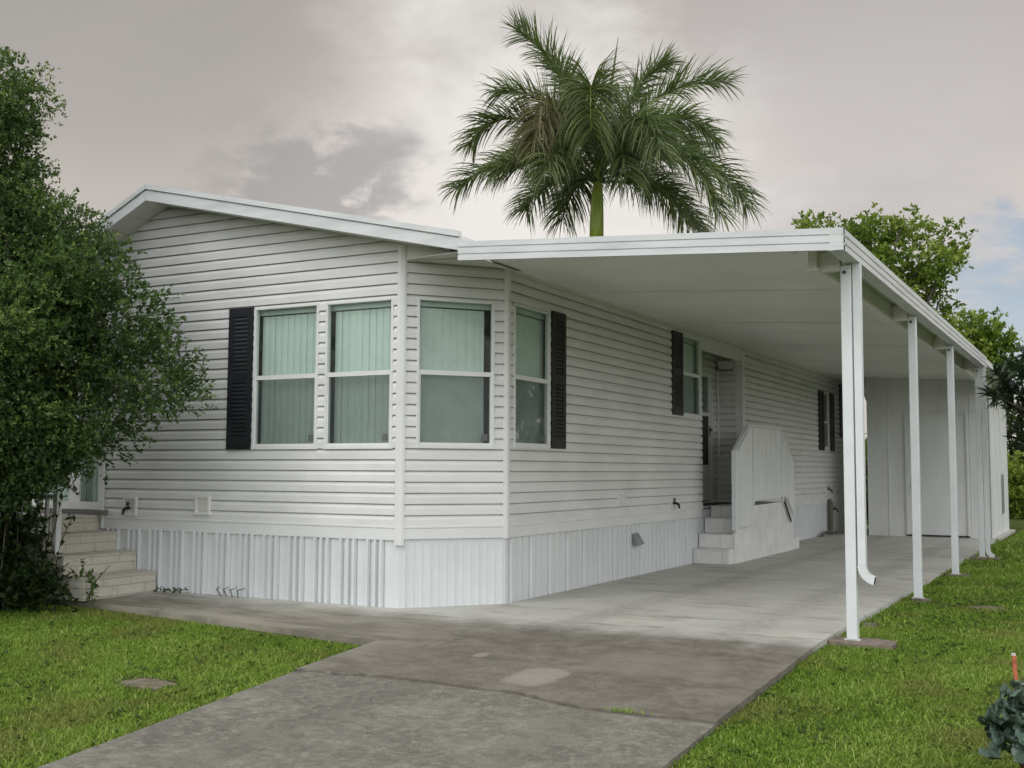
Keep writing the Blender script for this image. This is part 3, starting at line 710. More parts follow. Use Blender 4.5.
mb = MB(); mb.box(3.285, -1.0, 3.255, 3.345, -.94, 3.315); mb.box(3.30, -.985, 3.315, 3.335, -.955, 3.345); mb.build('eave_lamp', 'trim', car, bevel=.006)

# ------------------------------------------------------------------ SHED
shed = thing('storage_shed', 'pale storage room closing the far end of the carport, with a flush door', 'shed', (2.1, 17.3, 0))
X0, X1, Y0, Y1 = .86, 3.36, 15.2, 19.4
mb = MB()
def sh(x): return dk(x) - .055
mb.hexa([(X0, Y0, 0), (X1, Y0, 0), (X1, Y1, 0), (X0, Y1, 0), (X0, Y0, sh(X0)), (X1, Y0, sh(X1)), (X1, Y1, sh(X1)), (X0, Y1, sh(X0))])
mb.build('wall', 'shed', shed)
mb = MB()
for x in (X0 + .0, 1.30, 2.98): mb.box(x, Y0 - .012, 0, x + .02, Y0 + .01, sh(x) - .01)
mb.box(1.66, Y0 - .04, .046, 1.70, Y0 + .01, 2.68); mb.box(2.90, Y0 - .04, .046, 2.94, Y0 + .01, 2.68); mb.box(1.70, Y0 - .04, 2.64, 2.90, Y0 + .01, 2.68)
mb.box(X0 + .03, Y0 - .02, 2.70, X1, Y0 + .01, 2.725)
for y in (15.20, 16.35, 17.5, 18.65, 19.36): mb.box(X1 - .01, y, 0, X1 + .022, y + .06, sh(X1) - .01)
mb.box(X1 - .01, 16.41, 3.02, X1 + .015, 19.36, 3.06)
mb.build('panel_trim', 'shed', shed)
mb = MB(); mb.box(1.703, Y0 - .012, .05, 2.897, Y0 + .01, 2.637); dr = mb.build('door', 'shed', shed)
mb = MB(); mb.tube([(1.80, Y0 - .012, 1.1), (1.80, Y0 - .07, 1.1)], .03, 10); mb.build('door_handle', 'grey_metal', dr)
mb = MB(); mb.box(1.66, Y0 - .03, .015, 2.94, Y0 - .004, .045); mb.build('threshold', 'black', shed)
mb = MB(); mb.box(X1 + .022, 17.62, .45, X1 + .028, 18.2, 1.35); mb.build('louver_vent', 'grey_metal', shed)

# ------------------------------------------------------------------ side entry steps
st = thing('entry_steps', 'white painted block steps and landing against the side wall under the carport', 'steps', (.3, 7.5, 0))
xs0, xs1 = .004, .56
for k, (y, z) in enumerate(((5.95, .225), (6.22, .44), (6.50, .672), (6.80, .85))):
    za = (0, .225, .44, .672)[k]; ye = 9.85 if k < 3 else 9.62
    mb = MB(); mb.box(xs0 - (.0 if k else .0), y, za, xs1 - (0.0, .01, .02, .03)[k], ye, z - .014); o = mb.build('step' if k < 3 else 'landing', 'block', st, bevel=.006)
    mb = MB(); mb.box(xs0, y - .012, z - .014, xs1 - .005 - .01 * k, ye + .006, z); mb.build('tread', 'paint_block', o, bevel=.005)
mb = MB(); mb.prism([(xs1 - .02, 6.22, .0), (xs1 - .02, 6.22, .44), (xs1 - .02, 6.62, .69), (xs1 - .02, 7.05, .84), (xs1 - .02, 9.6, .885), (xs1 - .02, 9.66, .62), (xs1 - .02, 9.66, 0)], (.034, 0, 0)); mb.build('side_wall', 'paint_block', st)
mb = MB(); mb.box(.02, 9.85, 0, .575, 10.15, .24); mb.build('step', 'block', st, bevel=.006)
# white panel railing on the landing
xp = xs1 + .016
rl = thing('panel_railing', 'white privacy panel with clipped top corners standing on the side steps', 'railing', (xp, 7.9, .5))
mb = MB(); mb.prism([(xp, 6.27, .52), (xp, 6.27, 1.70), (xp, 6.89, 2.10), (xp, 8.93, 2.10), (xp, 9.60, 1.58), (xp, 9.60, .62), (xp, 9.2, .9), (xp, 8.82, .965), (xp, 7.12, .915), (xp, 7.1, .60), (xp, 6.9, .52)], (.018, 0, 0)); pn = mb.build('panel', 'panel', rl)
for pts in ([(6.28, .54), (6.28, 1.70), (6.89, 2.08), (7.04, 2.09), (7.04, .60), (6.9, .54)], [(8.94, .97), (8.94, 2.08), (9.58, 1.58), (9.58, .66), (9.2, .92)]):
    mb = MB(); mb.prism([(xp + .0185, y, z) for y, z in pts], (.026, 0, 0)); mb.build('wing_panel', 'panel', rl)
for y in (7.05, 8.85):
    mb = MB(); mb.box(xp + .018, y, .87, xp + .052, y + .08, 2.07 if y < 8 else 1.86); mb.build('batten', 'panel', rl)
for y in (7.5, 7.72, 7.94, 8.16):
    mb = MB(); mb.box(xp + .018, y, 1.0, xp + .026, y + .05, 2.05); mb.build('batten', 'panel', rl)
mb = MB(); mb.box(xp - .03, 6.16, .50, xp + .045, 6.268, 1.715); mb.build('end_post', 'post', rl, bevel=.006)
mb = MB(); mb.box(xp - .03, 9.602, .60, xp + .045, 9.67, 1.60); mb.build('end_post', 'post', rl, bevel=.006)
def bar(mb, p, q, h, w):
    p, q = Vector(p), Vector(q); up = Vector((0, 0, h)); sx = Vector((w, 0, 0))
    mb.hexa([p, p + sx, q + sx, q, p + up, p + sx + up, q + sx + up, q + up])
mb = MB(); bar(mb, (xp - .02, 6.2, 1.70), (xp - .02, 6.9, 2.105), .025, .06); bar(mb, (xp - .02, 6.9, 2.105), (xp - .02, 8.93, 2.105), .025, .06); bar(mb, (xp - .02, 8.93, 2.105), (xp - .02, 9.63, 1.575), .025, .06); mb.build('cap_rail', 'panel', rl)
mb = MB(); bar(mb, (xp + .018, 7.12, .92), (xp + .018, 8.85, .965), .05, .04); mb.build('bottom_rail', 'post', rl)
mb = MB(); bar(mb, (xp + .02, 8.95, .92), (xp + .02, 9.45, .50), .05, .02); mb.build('brace', 'black', rl)

# ------------------------------------------------------------------ left brick steps and rail
bs = thing('brick_steps', 'tan brick steps rising to the sliding door behind the leafy tree', 'steps', (-5.2, -1.4, 0))
for k, (x, z) in enumerate(((-4.045, .225), (-4.37, .44), (-4.70, .655), (-5.0, .84))):
    mb = MB(); mb.box(-7.2, -1.96, (0, .225, .44, .655)[k] - .02 * (k == 0), x, -.935 - .0 * k, z - .03); o = mb.build('step', 'brick', bs, bevel=.006)
    mb = MB(); mb.box(-7.2, -1.97, z - .03, x + .012, -.93, z); mb.build('tread', 'brick', o, bevel=.006)
hr = thing('stair_railing', 'white picket stair railing on the brick steps, half hidden by shrubs', 'railing', (-5.5, -1.9, .8))
mb = MB(); mb.box(-4.60, -1.94, .2, -4.53, -1.87, 1.12); mb.build('post', 'trim', hr, bevel=.006)
mb = MB(); mb.box(-7.1, -1.935, 1.06, -4.605, -1.875, 1.10); mb.build('top_rail', 'trim', hr)
x = -4.75
while x > -7.1:
    mb = MB(); mb.box(x, -1.92, .30 if x > -4.9 else .60, x + .035, -1.888, 1.058); mb.build('baluster', 'trim', hr); x -= .14

# ------------------------------------------------------------------ small ground things
def lump(name, label, cat_, mat, x, y, sx, sy, h, rot=0.0, seed=1, z=None, group=None, parent=None):
    r = random.Random(seed); bm = bmesh.new(); n = 10
    P = []
    for i in range(n):
        a = 2 * PI * i / n; e = (abs(math.cos(a)) ** 6 + abs(math.sin(a)) ** 6) ** (-1 / 6)
        P.append((math.cos(a) * e * sx / 2 * r.uniform(.9, 1.08), math.sin(a) * e * sy / 2 * r.uniform(.9, 1.08)))
    mb = MB(); c, s = math.cos(rot), math.sin(rot); z0 = zl(y) if z is None else z
    mb.prism([(x + a * c - b * s, y + a * s + b * c, z0 - .03) for a, b in P], (0, 0, h + .03))
    o = mb.build(name, mat, parent, loc=(x, y, z0), bevel=.008); return tag(o, label, cat_, group)
for i, (y, sx, sy, lb) in enumerate(((PY[0], .52, .34, 'brown concrete paver under the nearest carport post by the driveway'), (PY[1], .2, .16, 'small concrete paver under the second carport post from the front'), (PY[2], .34, .16, 'pale concrete paver under the third carport post from the front'), (PY[3], .52, .26, 'dark concrete paver under the rearmost carport post beside the shed'))):
    lump('concrete_paver', lb, 'paver', 'paver' if i in (0, 3) else 'stone', 3.70 + .06 * (i == 0), y, sx, sy, .045, .05 * i, 10 + i, group='pavers under the carport posts')
mbx = thing('meter_box', 'rectangular dirt stained meter box lid sunk in the left lawn', 'meter box', (-.56, -4.38, zl(-4.38)))
o = lump('lid', None, None, 'cover', -.56, -4.38, .42, .26, .024, -.1, 31, parent=mbx); lump('earth_rim', None, None, 'soil', -.66, -4.30, .56, .34, .010, .2, 32, parent=mbx)
lump('flat_stone', 'flat grey stepping stone lying in the right lawn beyond the carport post', 'stone', 'stone', 4.42, 2.75, .36, .30, .006, .3, 33)
lump('flat_stone', 'tan flat stone in the right lawn beside the orange stake', 'stone', 'stone', 5.12, -1.9, .24, .24, .008, .1, 34)
lump('flat_stone', 'small grey stone at the slab edge behind the nearest carport post', 'stone', 'stone', 3.60, .55, .13, .34, .03, .1, 35)

# ------------------------------------------------------------------ LAWN
def grass(name, n, xr, yr, keep, h, w, seed, far=False):
    rg = np.random.default_rng(seed)
    x = rg.uniform(*xr, n); y = rg.uniform(*yr, n)
    k = keep(x, y); x, y = x[k], y[k]; n = len(x)
    thin = .5 + .5 * np.sin(x * 3.7 + 1.3 * np.sin(y * 4.1)) * np.sin(y * 3.1 + 1.7 * np.cos(x * 2.7)); k = rg.random(len(x)) < np.clip(1.25 - .75 * thin ** 2, .25, 1); x, y = x[k], y[k]; n = len(x)
    z = np.where(y > -1, 0, -.035 * (-1 - np.maximum(y, -13))) - .062
    pat = .5 + .5 * np.sin(x * 2.1 + np.sin(y * 1.3) * 2) * np.sin(y * 1.7 + np.cos(x * 1.9) * 2)
    H = h * rg.uniform(.4, 1.25, n) * (.6 + .6 * pat) * np.where(rg.random(n) < .03, 1.7, 1.0); Wd_ = w * rg.uniform(.7, 1.3, n)
    a = rg.uniform(0, 2 * PI, n); lean = rg.uniform(.3, 1.35, n)
    d = np.stack([np.cos(a), np.sin(a), np.zeros(n)], 1); b = rg.uniform(0, 2 * PI, n); s = np.stack([np.cos(b), np.sin(b), np.zeros(n)], 1)
    B = np.stack([x, y, z], 1); up = np.array([0, 0, 1.0])
    m = B + (up * .62 + d * (lean * .3)[:, None]) * H[:, None]; t = B + (up * (1 - .25 * lean)[:, None] + d * lean[:, None] * .95) * H[:, None]
    hw = (s * Wd_[:, None] * .5)
    V = np.stack([B - hw, B + hw, m + hw * .9, m - hw * .9, t + hw * .25, t - hw * .25], 1).reshape(-1, 3)
    i = np.arange(n)[:, None] * 6
    F = np.concatenate([i + np.array([[0, 1, 2, 3]]), i + np.array([[3, 2, 4, 5]])], 0)
    v = np.clip(.45 + .27 * rg.normal(size=n) + .3 * (pat - .5), 0, 1)
    o = npmesh(name, V, F, 'grass', None, (0, 0, 0), np.repeat(v, 6)); return o
def lx(y): return np.interp(y, [-14, -10, -6.28, -4.85, -3.9, -2.46], [1.3, 1.0, .56, .38, .255, .1])
def rx(y): return np.interp(y, [-14, -6, -3.8, -1, 20], [3.62, 3.56, 3.51, 3.49, 3.49])
def kr(x, y):
    k = x > rx(y) - .012 - .02 * np.sin(y * 9) * np.sin(y * 23)
    for cy, hx in ((PY[0], .30), (PY[1], .17), (PY[2], .22), (PY[3], .27)): k &= ~((abs(x - 3.74) < hx) & (abs(y - cy) < .16))
    k &= ~(((x - 4.42) / .24) ** 2 + ((y - 2.75) / .2) ** 2 < 1); k &= ~(((x - 5.0) / .17) ** 2 + ((y + 1.9) / .15) ** 2 < 1)
    k &= ~((np.abs(x - 3.4) < .2) & (y > 15)); return k
def kl(x, y):
    edge = np.interp(x, [-5.3, -3.9, .1], [-1.86, -1.92, -2.46])
    k = (x < lx(y) + .012 + .02 * np.sin(y * 8) * np.sin(y * 21)) & (y < edge - .085)
    k &= ~((np.abs(x + .58) < .20) & (np.abs(y + 4.36) < .13))
    return k
q = lambda f, lo, hi: (lambda x, y: f(x, y))
for nm, n, xr, yr, kf, h, w, sd in (('lawn_grass', 220000, (3.3, 7.2), (-6.5, 0.5), kr, .040, .0062, 1), ('lawn_grass', 80000, (3.3, 8.5), (.5, 8), kr, .05, .011, 2), ('lawn_grass', 40000, (3.3, 11), (8, 24), kr, .08, .022, 3),
                                    ('lawn_grass', 230000, (-5.5, .7), (-7.2, -1.8), kl, .040, .0062, 4), ('lawn_grass', 26000, (-14, -5.5), (-9, 0), lambda x, y: x > -99, .07, .014, 5), ('lawn_grass', 26000, (-7, 1.5), (-11, -7.2), kl, .06, .010, 6), ('lawn_grass', 14000, (7.2, 11), (-9, .5), kr, .07, .015, 7)):
    tag(grass(nm, n, xr, yr, kf, h, w, sd), {1: 'bright clipped grass of the right lawn beside the driveway', 2: 'grass of the right lawn along the carport posts', 3: 'grass of the far right lawn by the shed', 4: 'green grass of the left lawn between walkway and driveway', 5: 'grass left of the leafy tree', 6: 'grass at the near end of the left lawn', 7: 'grass at the far right side of the lawn'}[sd], 'grass', kind='stuff')
# small broad-leaved weeds scattered through both lawns
rg = np.random.default_rng(15); n = 1500
wx = np.concatenate([rg.uniform(3.55, 7, 900), rg.uniform(-5.2, .5, 600)]); wy = np.concatenate([rg.uniform(-6, 6, 900), rg.uniform(-7, -2.2, 600)])
ok = np.where(wx > 2, kr(wx, wy), kl(wx, wy)); wx, wy = wx[ok], wy[ok]; n = len(wx)
B = np.stack([wx, wy, np.array([zl(q_) for q_ in wy]) + .012], 1)[:, None, :] + np.zeros((n, 7, 3))
aa = rg.uniform(0, 6.3, (n, 7)); D = unit(np.stack([np.cos(aa), np.sin(aa), rg.uniform(.15, .9, (n, 7))], -1))
V, F = leaf_quads(B.reshape(-1, 3), D.reshape(-1, 3), unit(rg.normal(size=(n * 7, 3)) * .2 + np.array([0, 0, 1])), rg.uniform(.02, .055, n * 7), rg.uniform(.012, .026, n * 7))
tag(npmesh('lawn_weeds', V, F, 'leaf_b', None, (0, 0, 0), np.repeat(np.repeat(rg.uniform(.1, 1, n), 7), 4)), 'small broad-leaved weeds scattered through the clipped lawns', 'weeds', kind='stuff')
# grass tuft in the driveway joint
rg = np.random.default_rng(5); n = 60
B = np.stack([rg.normal(2.95, .07, n), rg.normal(-3.83, .012, n), np.full(n, -.105)], 1); D = unit(np.stack([rg.normal(0, .5, n), rg.normal(0, .5, n), np.ones(n)], 1))
V, F = leaf_quads(B, D, unit(rg.normal(size=(n, 3))), rg.uniform(.02, .055, n), np.full(n, .007))
tag(npmesh('weed_tuft', V, F, 'grass', None, (2.95, -3.83, -.1), np.repeat(rg.uniform(.3, 1, n), 4)), 'tiny yellow green weed growing in the driveway joint', 'weed')

# ------------------------------------------------------------------ TREES
def limbs(mb, base, top, r0, targets, rng, r1=.03):
    base, top = Vector(base), Vector(top)
    n = 6; pts = [base.lerp(top, t / n) + Vector((rng.uniform(-1, 1), rng.uniform(-1, 1), 0)) * r0 * .6 * (0 < t < n) for t in range(n + 1)]
    rad = [r0 * (1.25 if t == 0 else 1 - .5 * t / n) for t in range(n + 1)]
    mb.tube(pts, rad, 10)
    for t in targets:
        t = Vector(t[:3]); s = pts[rng.choice((2, 3, 4, 5, 6))]
        m = s.lerp(t, .5) + Vector((rng.uniform(-.2, .2), rng.uniform(-.2, .2), rng.uniform(0, .3))) * (t - s).length * .4
        mb.tube([s, s.lerp(m, .5), m, m.lerp(t, .5), t], [r0 * .45, r0 * .38, r0 * .3, r0 * .2, r1 * .5], 7)

# left tree: dense crown of small leaves
ORG = np.array([5.661, -10.406, 1.40])
tl = thing('leafy_tree', 'dense dark green small-leaved tree standing at the left beside the brick steps', 'tree', (-4.75, -2.75, zl(-2.75)))
def clumps(blobs, n, rng, rr=(.16, .30), flat=.6, out=.92):
    B = np.array(blobs, float); w = (B[:, 3] * B[:, 4] + B[:, 3] * B[:, 5] + B[:, 4] * B[:, 5]); w /= w.sum()
    i = rng.choice(len(B), n, p=w); u = unit(rng.normal(size=(n, 3))); C_ = B[i, :3] + u * B[i, 3:] * (out * rng.uniform(.72, 1.08, n))[:, None]
    r_ = rng.uniform(*rr, n); return [(*c, q_, q_, q_ * flat) for c, q_ in zip(C_, r_)], u
blobs = [(-4.85, -2.75, 5.3, .46, .5, .5), (-4.82, -2.75, 4.85, .5, .5, .5), (-4.98, -2.7, 4.35, .66, .7, .6), (-4.9, -2.7, 3.7, .85, .95, .6), (-4.72, -2.8, 3.05, 1.15, 1.15, .6), (-4.6, -2.8, 2.45, 1.3, 1.2, .6), (-4.8, -2.8, 1.75, 1.2, 1.1, .55),
         (-3.60, -2.45, 3.42, .48, .45, .26), (-4.1, -2.6, 3.0, .8, .7, .5), (-3.30, -2.25, 2.9, .52, .5, .32), (-3.02, -2.15, 2.35, .50, .5, .38), (-3.75, -3.2, 2.75, .55, .5, .42), (-3.85, -3.3, 2.0, .6, .5, .34), (-3.45, -2.5, 1.78, .52, .45, .26), (-4.15, -2.5, 3.85, .42, .45, .3),
         (-5.7, -2.6, 3.4, .8, .8, .6), (-5.8, -3.0, 2.3, .9, .8, .5), (-4.95, -3.6, 2.9, .8, .6, .5), (-4.6, -3.65, 2.1, .7, .5, .42), (-5.2, -1.9, 3.6, .7, .6, .5), (-5.25, -3.1, 1.3, .8, .7, .4), (-4.75, -2.85, 1.35, .6, .5, .28), (-4.3, -2.75, 1.52, .55, .5, .28), (-4.75, -2.6, 1.15, .5, .4, .25), (-3.95, -2.86, 1.42, .40, .36, .24), (-3.60, -2.70, 1.55, .32, .32, .20), (-4.25, -2.9, 1.3, .42, .4, .26), (-4.9, -2.65, 3.35, 1.0, 1.0, .4)]
mb = MB(); rr = random.Random(3); limbs(mb, (-4.95, -2.75, zl(-2.75)), (-4.8, -2.75, 4.6), .085, blobs, rr)
limbs(mb, (-4.7, -2.95, zl(-2.95)), (-4.35, -2.9, 3.0), .05, blobs[6:12], rr); mb.build('trunk', 'bark', tl, smooth=True)
rg = np.random.default_rng(21)
cl, cu = clumps(blobs, 420, rg, (.18, .34), .55, .93)
P, D, yv = blob_twigs(cl, 26000, rg, .28, .35)
hgt = np.clip((P[:, 2] - 1.6) / 3.5, 0, 1); tone = .18 * np.sin(P[:, 0] * 3.1 + P[:, 2] * 2.3) * np.sin(P[:, 1] * 2.7 + P[:, 2] * 1.9)
a = twig_leaves(P, D, 14, .13, .029, .0185, rg, .1, 1.0, np.clip(yv + tone + .12 * hgt, 0, 1))
P, D, yv = blob_twigs([b[:3] + tuple(q_ * .85 for q_ in b[3:]) for b in blobs], 9500, rg, .22, .1)
b = twig_leaves(P, D, 12, .25, .058, .036, rg, .1, 1.0, yv * .5)  # inner leaves coloured darker, imitating shade deep in the crown
P, D, yv = blob_twigs([q_ for q_, u_ in zip(cl, cu) if rg.random() < .5], 700, rg, .1, .5)   # thin sprays that break the outline
c_ = twig_leaves(P, D, 20, .26, .029, .017, rg, .12, .8, np.clip(yv + .25, 0, 1))
V, F, vv = cat([a, b, c_]); npmesh('crown', V, F, 'leaf_l', tl, None, vv)

# low dark shrub under it
ls = thing('low_shrub', 'dark low shrub filling the shade under the left tree', 'shrub', (-4.9, -2.5, zl(-2.5)))
bl2 = [(-4.75, -2.6, .22, .55, .42, .3), (-5.25, -2.6, .5, .62, .42, .6), (-4.95, -2.45, .62, .36, .3, .42), (-5.3, -2.7, .42, .7, .45, .45), (-4.35, -2.35, .10, .42, .24, .24), (-4.62, -2.3, .55, .26, .2, .4), (-6.1, -2.7, .55, .8, .5, .55), (-5.0, -3.1, .2, .55, .3, .26)]
P, D, yv = blob_twigs(bl2, 1700, rg, .4, .3); V, F, vv = twig_leaves(P, D, 10, .16, .085, .04, rg, .2, 1.0, yv * .6); npmesh('foliage', V, F, 'leaf_u', ls, None, vv)
mb = MB()
for q_ in range(14):
    x = rnd.uniform(-5.6, -4.4); y = rnd.uniform(-2.75, -2.35); mb.tube([(x, y, zl(y)), (x + rnd.uniform(-.1, .1), y, .3), (x + rnd.uniform(-.2, .25), y + rnd.uniform(-.1, .1), rnd.uniform(.6, 1.25))], [.012, .008, .004], 5)
mb.build('stem', 'bark', ls)

def stemplant(name, label, loc, stems, mat, ll, lw, seed, per=9, cat_='plant'):
    rg = np.random.default_rng(seed); r = random.Random(seed)
    t = thing(name, label, cat_, loc); mb = MB(); parts = []
    for (pts) in stems:
        mb.tube(pts, [.007] * (len(pts) - 1) + [.003], 5)
        pp = np.array(pts); k = rg.random(per) ** .7 * (len(pts) - 1); i = np.minimum(k.astype(int), len(pts) - 2); f = (k - i)[:, None]
        B = pp[i] * (1 - f) + pp[i + 1] * f
        D = unit(rg.normal(size=(per, 3)) + np.array([0, 0, .35])); V, F = leaf_quads(B, D, unit(rg.normal(size=(per, 3)) * .4 + np.array([0, 0, 1])), ll * rg.uniform(.6, 1.2, per), lw * rg.uniform(.7, 1.2, per))
        parts.append((V, F, np.repeat(rg.uniform(.1, .8, per), 4)))
    mb.build('stem', 'stem', t); V, F, vv = cat(parts); npmesh('foliage', V, F, mat, t, None, vv); return t
r = random.Random(8); S = []
for i in range(7):
    x0 = -4.05 + r.uniform(-.15, .15); y0 = -1.95 + r.uniform(-.12, .12)
    S.append([(x0, y0, -.04), (x0 + r.uniform(-.06, .1), y0, .15), (x0 + r.uniform(-.15, .25), y0 + r.uniform(-.1, .1), r.uniform(.25, .42))])
stemplant('leafy_weed', 'upright leafy weed growing at the foot of the brick steps', (-4.05, -1.95, -.06), S, 'leaf_l', .10, .045, 3, 10, 'weed')
S = []
for i in range(6):
    x0 = -4.45 + r.uniform(-.2, .1); y0 = -2.1
    S.append([(x0, y0, -.04), (x0 + .05, y0 + .05, .3), (x0 + r.uniform(-.2, .1), y0 + .08, .6), (x0 + r.uniform(-.2, .35), y0 + .1, r.uniform(.75, 1.1))])
stemplant('climbing_vine', 'thin vine trailing over the brick steps beside the railing post', (-4.5, -2.1, -.06), S, 'leaf_u', .085, .04, 4, 16, 'vine')
S = []
for x0 in (-3.85, -3.72, -3.62, -3.98):
    S.append([(x0, -1.0, 0), (x0 + .05, -1.03, .035), (x0 + .13, -1.05, .05)])
stemplant('dark_weed', 'low dark weeds lying along the foot of the ribbed skirting', (-3.8, -1.0, 0), S, 'leaf_u', .05, .025, 5, 10, 'weed')
S = [[(-3.0 + j * .08, -1.0, 0), (-3.05 + j * .1, -1.02, .08), (-2.98 + j * .12, -1.04, .11)] for j in range(4)]
stemplant('thin_weed', 'thin sparse weed against the front skirting right of the steps', (-2.9, -1.0, 0), S, 'leaf_l', .035, .016, 6, 5, 'weed')

# palm ----------------------------------------------------------------
pm = thing('royal_palm', 'tall royal palm with drooping feathery fronds rising behind the carport roof', 'palm', (-8.75, 22.1, -.06))
PC = np.array([-8.75, 22.1, 0]); vd = PC[:2] - ORG[:2]; vd /= np.linalg.norm(vd)
E1 = np.array([vd[1], -vd[0], 0]); E2 = np.array([vd[0], vd[1], 0]); MP = .0322; CZ = 11.05
def pp(px, py, dep=0.0): return PC + E1 * (px - 597) * MP + E2 * dep + np.array([0, 0, CZ + (170 - py) * MP])
mb = MB(); mb.tube([(-8.75, 22.1, -.1), (-8.75, 22.1, .6), (-8.72, 22.1, 3), (-8.74, 22.1, 6), (-8.75, 22.1, 8.6)], [.42, .36, .33, .34, .26], 18); mb.build('trunk', 'palm_trunk', pm, smooth=True)
mb = MB(); mb.tube([pp(597, 245), pp(597, 225), pp(597.5, 205), pp(598, 190), pp(599, 172), pp(600, 150)], [.23, .23, .21, .17, .12, .06], 14); mb.build('crownshaft', 'crownshaft', pm, smooth=True)
def bez(P, n):
    t = np.linspace(0, 1, n)[:, None]; P = [np.array(p) for p in P]
    if len(P) == 3: return (1-t)**2 * P[0] + 2*t*(1-t) * P[1] + t*t * P[2]
    return (1-t)**3 * P[0] + 3*t*(1-t)**2 * P[1] + 3*t*t*(1-t) * P[2] + t**3 * P[3]
def frond(ctrl, seed, mat='palm', L=1.05, n=74, grav=.55, stiff=.0, label=None, splay=(.15, 1.0)):
    rg = np.random.default_rng(seed); C_ = bez([pp(*c) for c in ctrl], 40)
    seg = np.linalg.norm(np.diff(C_, axis=0), axis=1).sum()
    mb = MB(); mb.tube([tuple(p) for p in C_[::3]] , list(np.linspace(.055, .010, len(C_[::3]))), 6); 
    T = unit(np.gradient(C_, axis=0)); parts = []
    for side in (-1, 1):
        t = np.sort(rg.uniform(.16, 1.0, n)); k = t * 39; i = np.minimum(k.astype(int), 38); f = (k - i)[:, None]
        B = C_[i] * (1 - f) + C_[i + 1] * f; tt = T[i]
        S = unit(np.cross(tt, np.array([0, 0, 1.0]) + rg.normal(size=3) * .05)); Nn = unit(np.cross(S, tt))
        ang = rg.uniform(-.7, 1.15, n)[:, None]
        fw = (.45 + .55 * t)[:, None]
        d = unit(tt * fw + (S * side * np.cos(ang) + Nn * np.sin(ang)) * 1.0)
        ln = L * (np.sin(PI * np.clip(.20 + .60 * t, 0, 1)) ** .6) * rg.uniform(.75, 1.12, n)
        w = .038 * rg.uniform(.8, 1.3, n)
        ws = unit(np.cross(d, unit(rg.normal(size=(n, 3)))))
        pts = [B]; dd = d.copy()
        g = (grav * rg.uniform(.55, 1.3, n))[:, None]
        for s in range(4):
            pts.append(pts[-1] + dd * (ln / 4)[:, None]); dd = unit(dd + np.array([0, 0, -1.0]) * g * (.5 + .35 * s))
        wid = [.6, 1.0, .9, .6, .12]
        V = np.stack([p + sg * ws * (w * wd / 2)[:, None] for p, wd in zip(pts, wid) for sg in (-1, 1)], 1).reshape(-1, 3)
        q_ = np.arange(n)[:, None] * 10
        F = np.concatenate([q_ + np.array([[2*s, 2*s+1, 2*s+3, 2*s+2]]) for s in range(4)], 0)
        parts.append((V, F, np.repeat(np.clip(.4 + .22 * rg.normal(size=n), 0, 1), 10)))
    V, F, vv = cat(parts); o = npmesh('frond', V, F, mat, pm, None, vv); mb.build('rachis', 'stem' if mat == 'palm' else 'crownshaft', o, smooth=True)
    if label: o['label'] = label
FR = [ # control points px, py, depth
 ((599, 165, 0), (575, 95, -.2), (555, 50, -.3), (518, 28, -.3)),
 ((599, 165, 0), (592, 110, .8), (575, 70, 1.0), (548, 45, 1.2)),
 ((600, 168, 0), (630, 110, .2), (672, 68, .4), (730, 78, .4)),
 ((600, 170, 0), (640, 125, -.6), (680, 105, -.8), (712, 150, -.9)),
 ((600, 175, 0), (650, 140, .3), (715, 140, .5), (748, 205, .5)),
 ((600, 178, 0), (640, 150, -1.2), (690, 150, -1.7), (712, 228, -1.9)),
 ((598, 175, 0), (560, 125, .2), (495, 85, .2), (470, 140, .1)),
 ((598, 178, 0), (560, 145, .6), (505, 135, .8), (452, 180, .8)),
 ((599, 168, 0), (594, 95, -1.4), (590, 85, -3.0), (592, 165, -3.6)),
 ((598, 170, 0), (570, 115, -1.4), (548, 108, -2.4), (540, 165, -2.8)),
 ((598, 180, 0), (575, 160, 1.5), (545, 150, 2.6), (520, 185, 3.2)),
 ((600, 180, 0), (630, 155, 1.6), (660, 150, 2.8), (700, 205, 3.3)),
 ((600, 178, 0), (620, 130, -1.6), (640, 125, -2.8), (655, 180, -3.4)),
 ((599, 172, 0), (604, 110, 1.5), (612, 85, 3.0), (625, 120, 4.2)),
 ((598, 182, 0), (560, 170, -1.0), (530, 160, -1.6), (500, 185, -1.8)),
 ((600, 182, 0), (640, 175, .6), (670, 175, 1.0), (705, 230, 1.2)),
 ((599, 168, 0), (622, 105, .9), (640, 60, 1.2), (668, 48, 1.3)),
 ((599, 172, 0), (575, 110, 1.2), (545, 90, 2.0), (515, 130, 2.4)),
 ((600, 172, 0), (635, 115, 1.4), (665, 95, 2.2), (700, 120, 2.6)),
 ((599, 182, 0), (572, 165, -1.6), (560, 160, -2.6), (552, 195, -3.2)),
 ((599, 170, 0), (570, 120, -.8), (535, 92, -1.0), (500, 98, -1.0)),
 ((600, 184, 0), (612, 155, -1.3), (622, 150, -2.0), (626, 196, -2.4)),
 ((599, 184, 0), (590, 160, 1.4), (575, 158, 2.2), (560, 200, 2.8)),
]
for i, c in enumerate(FR):
    frond(c, 100 + i, 'palm_old' if i == 9 else 'palm_yellow' if i in (6, 8) else 'palm', L=(1.25, 1.2, 1.25, 1.2, 1.45, 1.5, 1.35, 1.35, 1.9, 1.7, 1.4, 1.4, 1.6, 1.2, 1.35, 1.45, 1.25, 1.3, 1.3, 1.5, 1.3, 1.5, 1.5)[i], n=190, grav=(.15, .15, .18, .28, .34, .38, .30, .32, .55, .75, .36, .36, .45, .22, .36, .40, .18, .28, .28, .45, .25, .5, .42)[i], label={9: 'browning drooping frond', 8: 'yellow green frond hanging toward the street'}.get(i))
